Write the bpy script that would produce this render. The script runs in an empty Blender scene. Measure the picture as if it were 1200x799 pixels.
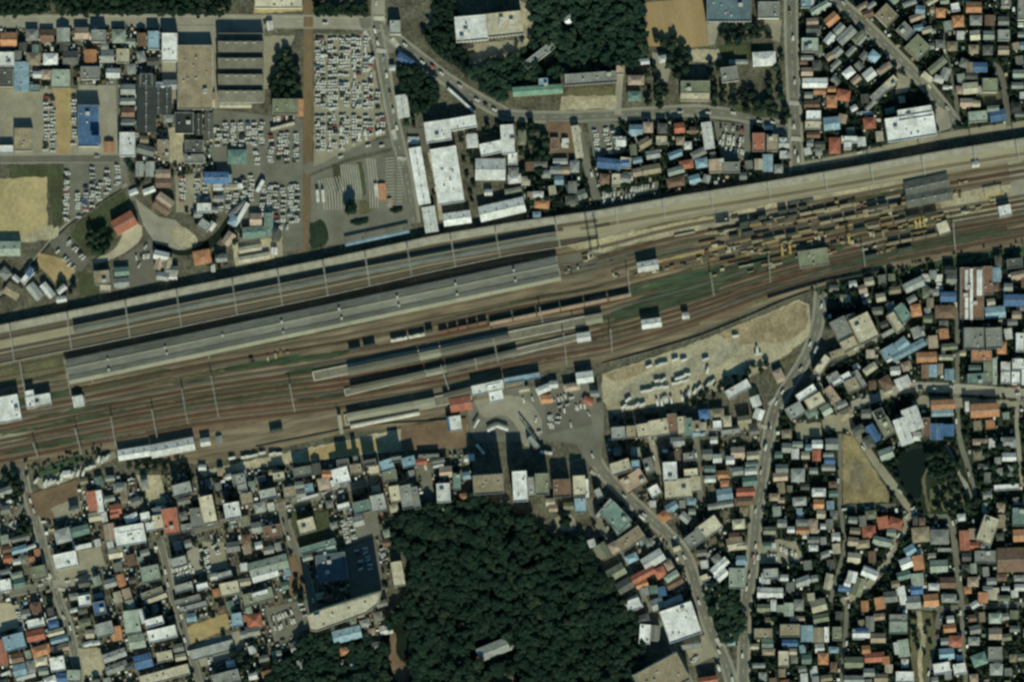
import bpy, math, random
import numpy as np
from mathutils import Vector, Matrix
from mathutils.geometry import tessellate_polygon

R = math.radians
scene = bpy.context.scene
C = scene.collection
S = 0.75                                    # metres per plan unit


def W(x, y):                                # plan (x right, y down) -> world metres, north up
    return ((x - 600.0) * S, (399.5 - y) * S)


# ---------------------------------------------------------------- camera
cam = bpy.data.cameras.new('survey_camera')
cam_o = bpy.data.objects.new('survey_camera', cam)
C.objects.link(cam_o)
CAM_H = 3200.0
cam_o.location = (0, 0, CAM_H)
cam.sensor_fit = 'HORIZONTAL'
cam.angle = 2 * math.atan(450.0 / CAM_H)
cam.clip_start = 100.0
cam.clip_end = 20000.0
scene.camera = cam_o

# ---------------------------------------------------------------- sky and sun
SUN_ELEV, SHADOW_DX, SHADOW_DY = 34.5, -0.17, 1.0     # shadows run north and a little west
sun_dir = Vector((-SHADOW_DX, -SHADOW_DY, 0)).normalized()
sun_az = math.atan2(sun_dir.x, sun_dir.y)             # clockwise from north
world = bpy.data.worlds.new('World')
scene.world = world
world.use_nodes = True
nt = world.node_tree
sky = nt.nodes.new('ShaderNodeTexSky')
sky.sky_type = 'NISHITA'
sky.sun_disc = False
sky.sun_elevation = R(SUN_ELEV)
sky.sun_rotation = sun_az
sky.air_density = 1.0
sky.dust_density = 0.3
sky.ozone_density = 3.0
tint = nt.nodes.new('ShaderNodeMix')          # the whole sky a little greener, as the photograph's shadows are
tint.data_type = 'RGBA'
tint.blend_type = 'MULTIPLY'
tint.inputs[0].default_value = 1.0
tint.inputs[7].default_value = (0.60, 1.0, 0.86, 1.0)
nt.links.new(sky.outputs[0], tint.inputs[6])
nt.links.new(tint.outputs[2], nt.nodes['Background'].inputs[0])
nt.nodes['Background'].inputs[1].default_value = 0.075
sun = bpy.data.lights.new('sun', 'SUN')
sun.energy = 4.2
sun.angle = R(0.6)
sun.color = (0.98, 0.975, 0.70)
sun_o = bpy.data.objects.new('sun', sun)
C.objects.link(sun_o)
d = Vector((sun_dir.x * math.cos(R(SUN_ELEV)), sun_dir.y * math.cos(R(SUN_ELEV)), math.sin(R(SUN_ELEV))))
sun_o.rotation_euler = d.to_track_quat('Z', 'Y').to_euler()
sun_o.location = (0, -300, 400)

vs = scene.view_settings
vs.view_transform = 'Standard'
vs.look = 'None'
vs.exposure = 0.15
vs.gamma = 1.0
scene.render.engine = 'CYCLES'
scene.cycles.filter_width = 2.6             # the survey lens is soft
scene.cycles.max_bounces = 4
scene.cycles.diffuse_bounces = 2
scene.cycles.caustics_reflective = False
scene.cycles.caustics_refractive = False

# Every building as seen from above: plan centre, width, depth, turn in degrees, roof colour letter, then
# roof shape + height (m) + kind.  '@x y s' opens a survey sheet (origin and scale of its plan coordinates).
BUILDINGS = """
@0 0 6
65 285 110 100 0 O g6h
55 425 105 105 0 W f7s
130 395 50 60 0 G
50 555 105 125 0 D f8s
158 545 100 205 0 b g8w
250 625 70 50 0 T f4d
435 560 130 130 0 M f7s
1000 285 58 88 0 r
1085 290 78 128 0 b f8s
1000 405 50 70 15 L
1150 612 88 55 0 W
905 635 98 66 0 L
905 717 98 40 0 L
230 250 80 75 0 G
335 255 90 80 0 r
450 250 85 90 0 L
580 240 90 75 0 P
700 260 100 85 0 G f8s
840 260 90 90 0 M
240 420 90 85 0 t
360 420 95 75 0 W
500 410 100 90 0 D
640 400 80 85 0 O
760 400 85 85 0 L
870 400 90 100 0 C f7s
330 530 60 60 0 P
640 520 130 90 0 G f8o
800 520 90 60 0 W
@0 120 6
905 75 84 66 0 r
905 148 84 50 0 G
903 300 108 168 0 W f10s
170 265 126 160 0 t f6s
50 335 98 58 0 W f5d
770 315 66 70 0 O g4d
630 170 148 290 0 B f9w
1030 340 120 60 -15 G
1150 320 76 108 0 t f7s
985 472 48 100 0 L
1060 472 56 100 0 L
940 632 60 36 20 W g3d
1050 622 84 36 20 W g3d
1150 505 98 56 0 P g7w
1150 572 98 58 0 r g7w
@0 230 6
880 190 160 105 30 R g9y
75 370 148 98 0 M g8w
120 580 50 30 -40 W
198 565 118 40 48 W f5d
215 530 45 60 -40 B
250 670 118 60 -50 L
340 662 108 46 -50 W
440 655 68 34 40 W
438 725 66 38 10 W
95 665 105 88 -30 t
40 545 70 60 -45 G
722 572 108 96 5 t f7s
745 650 76 50 0 C f4d
860 530 98 56 5 T
860 607 98 58 5 L
1140 420 100 56 -12 W
1120 470 40 90 -15 P
1180 470 50 80 -15 t
1150 565 80 50 -8 L
@190 230 6
300 85 98 66 0 W f7s
258 128 56 46 0 L
370 100 48 40 0 L
300 205 78 66 -35 L f6s
352 212 40 58 -35 W
25 30 118 58 -35 P g7w
0 80 120 56 -35 r g7w
510 175 68 66 60 b
560 130 190 34 60 W f5d
752 200 58 158 0 T g7w
650 255 158 76 5 T g7w
662 165 78 78 0 P
285 430 118 96 10 O p7s
420 437 76 48 5 L
470 300 90 56 55 P
360 507 24 48 5 W g3d
75 565 60 38 0 W g3d
40 450 58 58 0 L
70 520 90 50 0 G
620 370 158 38 10 C g4d
650 432 218 38 10 C g4d
790 388 38 48 0 W g4d
800 275 50 90 0 D
530 90 150 30 40 G g4d
@190 0 6
60 340 108 198 0 W f9s
235 550 240 450 0 t f8w
345 490 22 290 0 C g4d
318 702 108 98 0 P g5d
870 755 178 108 0 N f8s
970 760 48 116 0 O g6d
820 20 330 88 0 C f6x
760 185 40 60 8 W g4d
520 742 218 38 0 C g5d
60 600 90 60 0 L
40 710 60 180 0 K g8w
-20 710 50 200 0 K g8w
@190 120 6
160 150 130 148 0 K f8w
262 160 48 148 0 K g8w
335 170 58 178 0 D g8w
230 310 128 80 0 D f7w
228 400 138 62 0 G f7w
25 340 60 138 0 t f7s
532 385 130 96 0 T p6y
385 535 168 80 0 B g8w
470 545 50 70 0 b f6d
395 600 60 40 0 W g4d
490 597 78 36 0 C g4d
550 592 30 36 0 W g4d
400 680 68 38 0 L g4d
850 172 178 26 15 C f4d
692 590 96 30 60 W f4d
@0 0 4
690 490 86 266 0 K g9w
690 380 60 60 0 D f8w
@360 20 6
672 632 78 158 8 W g7w
690 305 118 50 -32 B
600 362 34 34 0 W
620 80 76 96 0 L f8s
668 292 60 30 -30 W
1085 590 260 22 -42 W f4d
1088 20 60 40 0 W
@300 0 4
1010 140 150 118 5 W f12x
@540 0 6
310 180 250 165 6 C f13x
550 395 250 56 38 L f8x
760 140 66 52 30 W
540 643 346 60 4 E g13x
580 590 66 60 4 b f16x
912 560 366 80 4 G f13x
1120 500 56 60 0 P f11x
@360 140 6
792 400 82 400 10 W g8w
865 705 88 178 9 W g7w
985 398 186 396 9 W f9w
920 88 180 146 8 W f10w
1090 30 200 86 10 W f8w
1055 697 190 86 8 W g7w
1160 150 58 84 5 W
748 150 78 46 0 W g3d
525 510 56 110 4 O g3d
485 500 20 90 4 W g3d
580 590 30 60 4 P g3d
@540 130 6
330 205 92 205 4 W f9w
220 265 170 86 12 W f8w
80 215 76 86 5 W
208 415 206 148 0 W g9w
365 340 66 86 0 W f6s
378 480 86 58 5 W
370 425 66 46 0 G
370 565 118 38 10 N g4d
195 575 50 38 0 W
290 695 320 105 13 W g9w
818 220 52 226 9 C g6w
700 358 98 38 0 L g4d
665 420 70 48 0 L
735 420 54 48 0 P
800 395 58 76 0 L
600 448 58 48 0 L
690 490 58 58 0 b
570 652 98 66 -5 O p7h
540 590 76 38 0 W
785 540 56 76 0 G
780 630 86 58 0 D
1040 375 166 70 -5 B g8s
1158 370 76 76 -5 C f7s
1010 480 68 66 -5 r
1130 210 56 46 0 W
1090 490 58 86 0 C f8s
1160 480 70 50 -10 L
660 230 58 78 0 r f3d
430 190 50 100 0 N
560 380 90 36 0 G
490 600 40 50 0 P
850 590 60 60 20 G
@720 0 6
800 65 308 196 0 S f13y
1080 80 148 116 0 G f10x
1050 420 158 96 3 W p7s
565 620 200 86 0 N f10o
565 690 206 48 0 C f4o
805 530 118 106 8 G f9o
870 440 130 26 0 L g4d
140 680 96 68 0 T p6h
205 440 76 38 5 W
150 570 118 66 0 P
340 420 60 50 10 W
@720 110 6
150 255 96 68 0 b
235 240 66 76 0 P
330 330 76 56 0 C f8s
335 250 66 76 0 D
455 245 72 70 5 R
460 335 56 56 0 P
655 298 68 186 8 W g8w
550 262 48 48 0 r
1010 345 86 128 0 R f8s
1105 350 76 118 0 t f8s
1182 340 50 56 0 W
1185 432 48 52 0 W
1075 490 66 118 0 b g7s
1010 500 56 76 0 C
1150 530 60 60 0 L
425 430 96 46 20 b
590 420 110 48 25 G
610 490 86 66 10 b
505 500 98 60 10 R
430 545 118 48 15 M
430 622 130 66 10 r
560 602 76 56 15 b
645 602 48 56 -15 L
260 535 130 66 10 t
270 430 98 56 10 L
160 470 66 38 10 b
160 555 66 56 10 P
60 490 90 50 5 B
80 590 90 60 10 C
715 510 108 96 5 P f8s
818 522 118 76 0 G f9s
1085 240 56 24 0 W g3d
40 340 60 70 0 W
210 350 90 60 30 t
@900 0 8
350 40 88 88 0 b f8s
412 35 28 78 0 W
480 80 200 60 30 M
590 190 136 86 40 O
410 210 110 60 5 P
420 280 136 66 0 D
420 326 118 30 0 G g4d
385 435 156 136 0 M f9s
370 470 70 56 0 L f11s
470 480 66 96 0 N
360 550 116 38 0 L
360 680 106 76 0 P
450 620 76 96 0 D
570 370 108 66 50 W
660 280 108 66 45 L
730 340 186 86 42 L g7s
850 355 138 66 42 N
870 380 108 46 48 L
640 500 98 76 42 L
570 540 66 66 30 P
770 490 108 46 45 L
630 610 98 46 42 L
750 690 106 76 40 W
945 705 108 88 38 W g7s
1085 650 146 56 35 P
985 535 96 86 -40 b
895 530 60 78 -40 G
820 755 90 56 40 P
880 70 120 50 30 P
930 140 96 76 20 r
1105 155 150 166 45 t f9s
960 60 90 40 35 L
330 590 70 40 0 r
@900 90 8
435 65 230 86 0 W g7s
480 140 116 66 0 O
375 180 76 56 0 L
590 125 76 50 0 O
590 240 96 116 0 O p8h
700 180 126 106 -10 R p7h
405 268 146 76 0 r
420 368 136 86 0 W f8s
415 462 146 76 0 C f7s
590 445 146 116 5 b g9s
692 400 76 86 -10 P
945 440 116 106 5 R p7h
620 650 106 156 0 R p7h
755 595 146 60 0 W f8s
740 650 70 70 0 W f8s
870 615 76 86 5 W
420 550 126 56 0 r
390 630 56 56 0 L
480 640 96 56 0 D
145 630 96 90 0 L
155 735 106 66 0 L
45 620 90 146 0 r f7s
1050 150 200 76 42 L f7s
960 270 120 36 45 L g4d
920 345 106 24 0 W g3d
1150 60 120 80 42 C f8s
420 170 70 40 0 D
800 300 60 50 30 W
@1050 0 8
80 300 110 140 45 G f9s
195 455 170 180 45 N f10s
120 40 136 46 20 L
220 100 86 76 -5 b
190 170 146 56 20 P
330 20 106 46 30 C
410 130 86 86 0 O p7h
345 100 56 56 0 P
545 80 76 76 10 W f8s
720 80 146 96 0 O
575 210 106 106 5 O p7h
480 250 76 86 10 M
595 340 66 76 0 W
520 440 96 86 0 t p6h
200 272 86 56 10 b
280 292 96 56 15 C
345 300 40 40 15 L
410 420 86 76 0 G
325 440 56 56 0 L
1020 30 86 80 0 G f9s
1020 72 86 30 0 L f5s
1165 100 66 200 0 G f10s
1165 240 48 36 0 W g4d
1165 332 56 46 0 L
780 640 126 86 0 B g8s
680 640 56 96 0 t
630 600 76 76 -20 G
380 622 190 66 40 N g7s
455 700 76 116 -20 L
395 750 90 60 -20 W
740 200 110 90 0 L
870 200 90 100 0 r
1000 210 100 90 0 G
730 340 90 90 5 C
860 340 100 80 0 M
1000 340 110 100 0 L f8s
720 470 90 80 0 t
850 480 90 90 0 D
1000 480 100 80 0 P
250 230 60 40 40 L
@900 0 4
662 600 230 112 9 W f12o
682 535 160 50 9 W f12o
@1050 80 8
290 100 130 70 -38 C f5d
690 195 136 100 5 C g8s
590 210 66 76 0 P
785 212 36 76 20 C
870 170 136 130 0 N f10s
745 340 66 56 0 C
650 330 116 76 0 P
758 460 176 100 5 M f8s
945 450 146 100 10 B g8s
1130 170 116 56 0 L
1120 370 96 86 0 K
1150 440 86 40 0 G
900 385 110 50 5 M
460 185 50 36 0 W
700 80 110 60 0 D
1140 60 110 70 0 M
1180 260 50 60 0 W
@0 500 8
1090 770 96 86 10 R
880 690 100 180 10 R g8s
945 700 56 220 8 W f7s
1130 565 116 76 5 G
1170 655 56 106 5 t
1040 480 76 46 5 L
1030 670 96 46 10 M
630 440 66 56 8 W g4d
60 600 120 60 20 L
700 770 90 50 15 G
@0 400 4
632 522 150 48 9 W g7w
812 496 205 60 11 W g8w
965 470 44 34 8 W
1028 460 26 30 8 L
45 315 108 122 10 W f9w
185 278 118 56 10 W f7w
148 272 40 86 10 W f7w
370 280 46 48 12 W
@0 600 8
600 215 146 126 15 L p9s
760 170 166 86 15 T g7s
780 320 180 48 12 W f6s
628 445 215 146 12 W f9s
200 240 166 40 15 G
190 345 136 56 15 b
300 320 80 28 20 W
165 460 66 46 10 W
225 440 70 70 10 G
80 430 80 66 10 R
65 680 106 116 10 W f9s
165 585 106 46 15 M
190 660 96 86 10 T
375 560 136 126 12 N f9s
895 40 106 76 10 C
985 40 46 86 10 W
1080 15 76 60 10 R
1040 180 106 150 8 P
1090 380 126 86 10 C
1142 635 66 110 15 O
1040 660 106 70 15 L
915 640 70 80 20 M
800 780 110 56 10 C
925 780 86 40 10 b
790 660 90 70 10 D
355 380 50 70 10 O
60 560 90 50 15 L
@0 599 4
615 108 140 92 10 W f9o
@0 700 8
145 410 200 150 15 b f8w
342 348 158 96 12 R
395 490 166 90 16 O
25 505 86 236 10 R g8s
350 108 86 136 8 r
348 230 160 78 12 W f8s
492 200 106 36 20 W f5s
510 245 90 56 12 B
530 320 146 46 15 C
560 388 156 46 15 b
570 470 156 56 14 P
172 560 106 76 10 r
115 585 36 46 10 W
195 670 116 106 12 b g7s
250 740 190 40 15 W f5d
60 708 100 36 22 W f4d
300 640 70 110 10 G
388 595 116 76 8 C
415 680 86 66 8 M
550 612 136 136 10 W f9s
480 770 106 66 20 W
590 745 96 86 0 B
700 725 126 110 0 M f7s
270 530 50 70 15 M
805 20 116 100 10 W f9s
945 90 110 120 12 B f9s
700 112 68 30 15 W
990 290 166 130 15 L f8s
1100 330 86 126 10 O
830 430 76 36 15 W
910 420 56 36 10 W
1080 535 216 76 20 L g7w
1100 650 206 76 20 G g7w
780 110 80 70 12 D
800 230 110 60 15 N
@140 530 8
488 640 146 246 8 R f9s
300 690 86 86 10 W f8s
372 650 100 140 10 C f8s
118 612 116 66 20 W
250 595 86 76 12 W f8s
380 540 126 56 12 L
600 340 176 116 15 L f17a
610 450 106 56 12 G
845 530 126 266 12 C f20a
728 610 110 186 8 G f7s
640 700 110 70 8 G f6s
1070 540 146 156 10 W f18a
1120 250 116 106 15 G f8s
1030 225 56 46 15 W
780 140 66 46 0 W
950 180 46 66 0 P
45 370 60 90 8 t
240 300 60 90 10 L
@140 620 8
120 72 236 126 10 W f9o
300 410 176 150 12 M f9o
570 300 146 96 15 L f18a
610 540 170 76 15 L f7s
785 530 106 60 15 W f8s
640 660 250 56 15 G f6s
700 722 260 56 15 L f6s
1040 550 176 126 12 C f8s
960 430 200 56 15 L f6s
1070 160 116 86 8 G
310 590 206 56 20 N f6s
360 642 196 46 20 C f5s
240 480 60 60 0 D
1170 350 60 70 5 W
890 440 60 60 12 W
@140 700 8
128 220 146 220 8 M f9s
168 405 150 126 10 M g7s
222 165 38 140 15 W f16a
340 215 170 76 16 W f16a
410 332 270 116 13 W f10s
230 590 166 126 14 B g8s
430 545 146 96 12 C f6s
560 465 90 66 12 G
580 550 96 56 12 C
430 720 470 100 15 C f8w
870 490 420 100 15 L f3d
1110 200 96 126 10 b f9s
1170 340 60 60 10 L
1180 190 50 60 10 O
1010 745 250 120 15 G f10o
100 640 90 60 20 D
@280 530 8
662 332 82 86 10 b f9s
570 302 76 56 8 M
672 412 166 30 15 W f5d
585 385 80 66 12 L
380 220 106 76 10 C f9s
280 385 156 96 12 L f12a
485 370 106 106 10 t f8s
800 290 106 106 12 P p8s
840 200 106 66 0 O
960 215 156 150 15 W f10s
905 290 76 76 15 W f8s
30 280 86 156 10 L f8s
80 430 106 116 10 t f8s
640 680 156 136 15 C f9s
320 740 166 126 10 r f7s
200 510 96 86 12 L
305 505 56 66 12 W
125 310 56 76 5 M
985 500 116 56 15 W f8s
600 175 166 86 10 G f10s
730 150 76 96 10 D
345 185 116 40 0 P
1085 130 76 66 15 L
1120 640 96 86 15 L
170 700 90 90 10 L
60 640 80 90 10 N
@280 620 6
212 250 275 96 15 M g8w
185 308 186 80 16 W g8w
330 250 40 150 15 b g6w
140 470 210 86 16 N f7w
155 450 116 40 16 W f9w
110 640 96 86 8 R p7h
100 715 90 56 10 G
655 262 210 190 8 V f8w
620 150 136 48 17 M f6s
555 118 260 48 16 T f6s
485 195 66 36 15 M
1120 310 78 176 10 C f7d
762 735 198 86 14 b g8w
1045 712 60 40 10 W g3d
@300 599 4
1112 645 150 62 22 L g7x
1185 610 60 60 22 G g6
610 552 56 40 15 W g4d
205 632 80 44 12 L g5
@390 500 8
280 745 156 116 14 T f18a
430 710 136 160 12 L f11a
590 625 106 156 10 C f9s
695 650 110 220 11 L f18a
785 660 56 210 11 G f12s
1040 615 126 180 3 W f10o
1060 420 110 96 4 P
1165 510 70 156 0 T f8s
990 365 106 30 12 W f5d
990 315 110 36 10 G
830 325 106 56 5 R
715 325 126 96 15 b f10s
510 355 126 106 18 b f13a
390 405 96 86 10 C f8s
220 395 106 96 8 t f9s
540 455 126 106 10 N f9s
217 290 46 46 10 G f18a
350 330 120 50 10 D f17a
600 300 96 50 8 G f22a
900 270 200 36 3 G f6s
100 330 110 60 8 D f16a
@530 420 6
60 320 150 96 10 R g8s
250 205 226 70 12 W f8o
305 240 96 126 12 W f8o
490 140 256 44 10 b f6d
440 185 130 46 10 t f6d
25 455 80 106 8 W f8s
-20 455 30 100 8 B f6s
930 132 116 76 8 W g9w
712 182 56 46 5 W
640 215 96 46 22 W
505 215 70 34 10 C
660 285 76 56 4 O g4d
840 200 110 46 10 P
1000 245 60 40 0 L
955 300 66 46 -25 R g4d
570 590 40 100 40 L f5d
@530 480 4
170 345 140 90 4 t f31a
@580 530 8
235 308 136 286 3 W f28a
440 290 126 200 2 N f24a
340 320 60 190 3 L f20a
625 330 156 166 3 r f12a
790 310 116 196 3 C f15a
860 330 40 180 3 W f15a
800 492 106 136 3 b f8s
520 462 80 60 3 C
545 520 76 56 3 P
690 500 90 60 3 N
970 380 60 90 25 L f8s
1020 520 220 40 50 L f9s
@700 470 6
145 222 96 86 4 L f10s
235 215 66 86 2 t f9s
320 205 86 96 10 C f9s
428 185 136 116 10 C f9s
525 155 66 136 5 r f8s
592 170 56 126 4 C f8s
636 185 56 136 3 T f8s
692 178 56 86 2 t f8s
742 175 40 56 2 C
840 165 60 58 3 W f8s
910 140 56 76 5 C
1030 130 96 56 8 t
1130 90 66 76 -20 W
750 90 76 66 5 B
840 90 96 76 5 t
160 460 140 90 18 C f20a
265 440 58 58 5 b f20a
362 450 66 110 18 G f8s
250 560 170 116 32 P f10a
505 490 96 136 3 W f24a
565 610 190 136 4 C f10o
655 500 96 56 5 C f9s
690 580 70 110 4 C f8s
400 628 76 76 30 W f8s
640 390 76 56 5 G f8s
772 370 68 66 3 G
790 545 78 46 3 W
880 515 76 60 3 O
892 575 60 46 3 O
892 650 106 76 8 b g8s
985 360 96 76 3 P
930 412 58 56 3 W
985 490 76 56 5 L
1075 490 86 46 5 W
1090 380 86 56 5 C
1085 440 96 36 5 T
1070 560 106 66 5 T
1040 635 136 56 3 R
1030 700 146 56 3 r
900 722 106 38 8 L
812 737 76 38 8 L
935 212 136 36 6 L f7s
1100 210 66 40 6 G
840 400 60 60 3 W
560 280 100 56 5 L
690 235 150 30 5 b f5s
@700 380 6
985 455 176 66 30 W f10s
1110 540 66 76 20 W
@680 590 6
590 85 86 76 32 O
735 95 76 56 -40 L
640 20 86 56 30 b
250 90 190 130 -46 T f9s
290 155 120 70 35 M f8s
350 245 196 96 35 t f9s
240 300 76 76 30 P
80 275 48 56 20 W
155 325 86 106 32 N
510 388 156 86 32 W g8s
440 495 186 60 28 R
560 480 76 76 28 R
622 430 56 66 28 P
430 560 86 48 20 O
360 380 86 56 25 b
450 612 56 58 10 L
640 505 106 46 33 M
660 552 126 56 28 r
572 612 56 66 10 B
512 600 56 58 5 T
650 680 146 46 25 L
540 700 86 80 20 L
250 478 136 86 30 N
310 572 116 86 30 D
370 700 116 100 25 W
900 165 166 106 36 C f10o
800 245 136 96 36 G f10o
978 435 136 52 42 W g7s
990 497 96 56 42 W g7s
1085 280 116 86 10 C
1130 400 76 66 0 b
1100 520 116 146 0 M f8s
1110 140 86 66 5 C
1080 230 76 56 5 r
680 320 56 46 20 C f5d
870 520 56 46 20 C f5d
960 390 60 70 35 G
@700 670 6
580 345 236 236 19 W f13o
250 225 106 78 20 W f8s
310 332 116 66 20 D
332 430 76 136 -4 W f9s
402 425 70 116 -4 G
450 725 340 210 28 t f21a
285 735 60 80 28 L f18a
775 755 140 50 8 R
660 520 150 36 8 L f4d
1180 40 60 76 0 W
1160 140 76 76 0 W
@860 500 8
490 195 86 86 0 L
592 165 96 56 0 M
570 250 66 100 0 W
665 265 76 66 0 C
775 160 96 76 0 W
770 265 76 106 0 R
912 160 116 106 0 L
890 312 96 66 0 B
880 260 96 38 0 M
880 380 126 56 0 L
740 410 76 56 0 L
445 388 116 76 0 G
430 465 136 76 4 P
595 450 126 126 0 L p8h
610 695 126 76 3 L
520 580 46 58 0 N
790 610 126 76 0 W
790 720 96 86 0 O
375 655 96 66 0 P
440 685 56 46 0 P
660 560 80 50 0 D
415 260 70 60 0 T
@860 590 8
445 180 86 76 0 L
640 175 126 60 0 G
640 245 126 58 0 O
742 195 70 116 0 P
750 258 66 50 0 C
530 240 66 56 0 W
670 300 56 46 0 W
830 210 46 46 0 W
890 190 66 96 0 G
740 335 106 56 0 G
740 410 86 56 0 W
850 470 86 56 20 L
340 650 136 96 3 L f9s
465 690 76 56 0 W
330 250 116 66 0 N
310 390 76 56 0 T
370 390 38 46 0 W
640 720 146 76 20 L
750 695 60 60 10 L
880 725 66 156 -12 C
1100 680 86 106 -14 W
1130 250 96 56 -5 t
1110 350 96 76 -5 P
1110 150 80 60 -5 L
1120 500 120 90 -5 C
70 390 90 70 5 C
60 520 76 76 5 b
50 690 100 130 3 M
@860 680 8
350 110 206 86 0 W g7s
365 225 50 110 0 W
430 255 60 66 0 M
270 250 116 66 0 N
510 265 86 126 0 M
605 225 86 106 0 G
790 230 146 116 15 C
810 345 146 76 10 N
520 462 186 116 0 t f9s
680 490 106 146 0 b g8s
785 505 96 136 0 t g7s
862 500 48 146 0 W f7s
270 490 166 96 0 t f9s
310 585 106 76 0 T
320 662 116 56 0 P
190 612 76 46 0 C
520 580 150 60 0 B
460 725 96 146 0 C f9s
550 660 66 56 0 C
832 725 96 110 0 O p7h
960 490 86 126 0 N f9s
1050 72 146 56 -5 B g6s
1060 20 60 60 -15 W
1160 500 106 90 0 W f7s
620 350 76 36 0 P
230 790 116 38 0 L
560 350 70 50 0 C
@940 310 8
560 600 196 256 26 C f21a
355 600 150 196 26 G f18a
430 745 146 100 26 C f9s
905 475 166 166 38 T f11s
862 545 76 196 32 C f13a
1060 430 96 116 10 O p7h
1020 325 86 56 30 L
970 420 28 126 28 W f5d
1040 190 186 86 25 L g8s
560 230 76 76 15 P
580 285 66 38 25 W
600 345 76 40 20 L
620 160 86 76 10 C
730 310 86 76 10 C
800 642 126 46 28 L f6s
905 765 176 96 38 b g8s
450 500 80 70 20 t f14a
760 560 70 60 20 D
1080 640 110 90 20 L
820 390 80 70 20 G
@1080 300 10
575 440 270 600 0 r f9w
755 290 120 330 0 r f8w
340 270 116 96 0 G
300 480 176 106 0 B g8s
270 655 236 146 0 r p8s
325 165 126 90 0 K
870 220 86 176 0 b
1130 220 200 80 12 P
1080 520 250 130 0 B g9s
850 660 230 130 5 b g8s
1100 690 106 90 0 P
90 550 76 116 0 t
1080 90 180 110 5 D f7s
800 540 90 70 10 C
1150 610 90 60 0 G
60 740 100 80 0 N
@900 390 8
500 300 76 186 -36 C f10s
625 210 176 86 20 t f7s
350 560 196 70 33 W f9s
430 640 166 116 30 C f10s
250 730 156 126 30 L f9s
680 430 186 60 28 W f8s
605 415 116 76 28 L f8s
780 490 116 126 25 t f9s
822 320 56 56 25 W
855 430 50 176 32 L f7s
950 335 136 66 35 C
600 580 76 176 36 P f7s
682 672 106 56 25 L
1100 470 106 126 30 r
100 400 86 126 25 P
1120 545 86 56 20 C
720 760 136 96 25 t
540 720 96 96 30 M
400 740 116 90 30 T
1130 180 140 110 30 b f8s
1150 235 110 46 25 W
780 400 70 60 25 G
@1050 370 8
280 388 186 90 2 O g8s
265 520 66 136 0 r
340 515 76 120 0 b
405 500 46 106 0 P
492 550 86 106 0 b
440 168 86 96 5 O
340 245 86 120 5 P
715 215 186 206 0 G f13a
900 210 150 196 3 G f13a
980 300 86 116 0 O
790 378 190 110 0 O f9s
750 590 176 100 3 T f9s
730 490 116 56 0 T
850 520 76 236 0 N f9s
915 520 46 256 0 M f8s
1015 475 86 86 0 W f9s
1015 580 86 106 0 W f9s
1130 455 106 106 0 W f9s
1110 580 76 116 0 W f9s
1185 540 46 220 0 W f9s
1150 250 76 176 0 W f9s
30 640 66 116 25 W
90 610 66 106 25 W
460 390 136 46 0 C
490 290 146 56 5 N
110 320 340 70 28 b g8s
620 350 56 46 0 C
180 150 80 90 20 L
90 470 90 80 20 P
1080 60 90 60 5 G
@900 400 4
815 295 110 42 3 O g10a
815 335 100 28 2 b g5s
1010 322 132 62 3 O g10a
928 305 22 50 3 W f8s
628 420 58 125 20 W g12w
672 362 76 108 20 W g12w
787 422 58 74 0 B g8s
842 415 54 56 0 B
737 405 38 96 2 r f8s
550 400 56 90 28 N f8s
488 430 46 90 30 B
470 470 40 60 30 D
550 525 66 50 20 M
1125 472 76 48 0 L
1125 540 66 38 0 W
1115 682 116 26 3 W f4d
420 415 60 40 30 D
515 340 46 46 25 K f14a
990 470 70 26 0 P
@1000 580 6
205 190 76 86 10 R
292 195 96 76 -15 R
105 255 96 86 5 R
60 340 96 56 5 t
60 180 46 76 5 G
200 320 140 50 -12 M
110 545 116 66 -22 W
30 640 76 136 -20 N
600 290 126 100 0 G p8s
470 275 120 100 5 t p7s
365 475 86 76 22 W
450 470 76 106 10 O
395 385 76 66 30 b
460 395 38 38 10 W
595 495 126 86 3 M
640 382 106 28 0 L f4d
350 560 96 56 15 T
445 590 86 90 5 M
440 660 86 66 5 B
415 750 106 90 5 L
340 700 46 136 10 W
255 710 96 76 5 G
560 640 76 46 0 W
660 612 116 76 0 r
540 735 106 90 5 O
665 720 106 56 0 L
180 755 66 86 10 O
290 620 56 46 10 t
775 315 66 136 3 R g8s
845 350 66 46 0 R
830 270 56 76 0 P
935 240 110 190 -20 C f10s
920 357 66 36 0 L
920 430 146 86 0 G f8s
1110 450 210 166 2 r g11s
1155 150 86 126 0 T f10s
1165 280 96 80 3 O g9s
1030 180 56 96 0 t
835 605 76 66 0 P
965 600 66 46 0 L
1165 645 76 46 0 W
1160 580 76 40 0 L
980 690 76 86 0 C
905 715 66 76 0 O
845 765 56 40 30 W
1065 655 56 28 0 W
1050 720 86 38 0 N
790 430 60 60 0 D
430 180 30 60 0 D
@980 680 6
430 325 126 86 0 M f8s
465 470 80 126 8 M
415 470 28 86 8 W
170 365 126 66 0 W
175 350 90 40 0 B
232 300 56 110 0 G
290 400 106 66 0 t
205 480 56 56 5 O
265 535 146 70 3 R
345 555 46 56 3 O
475 670 126 76 0 W f9s
225 640 76 56 0 L
120 690 146 56 0 L
310 680 96 56 0 t
120 570 136 76 0 N
790 330 86 56 5 O
795 268 48 46 5 W
835 420 96 76 0 R p7h
770 510 106 76 5 b
865 540 48 40 5 W
735 610 116 76 10 W f8s
860 615 86 76 10 W f8s
780 662 46 50 5 L
970 340 76 56 10 G
1000 550 106 86 20 T
960 680 56 56 5 P
960 420 76 56 0 L
1110 510 96 96 0 G f8s
1110 260 90 70 0 M
1110 370 90 80 0 P
1120 620 90 80 0 L
1060 60 70 50 0 L
430 255 120 40 0 G f8s
@600 200 4
635 448 96 46 10 W g9w
652 716 90 42 8 W g9w
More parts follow.
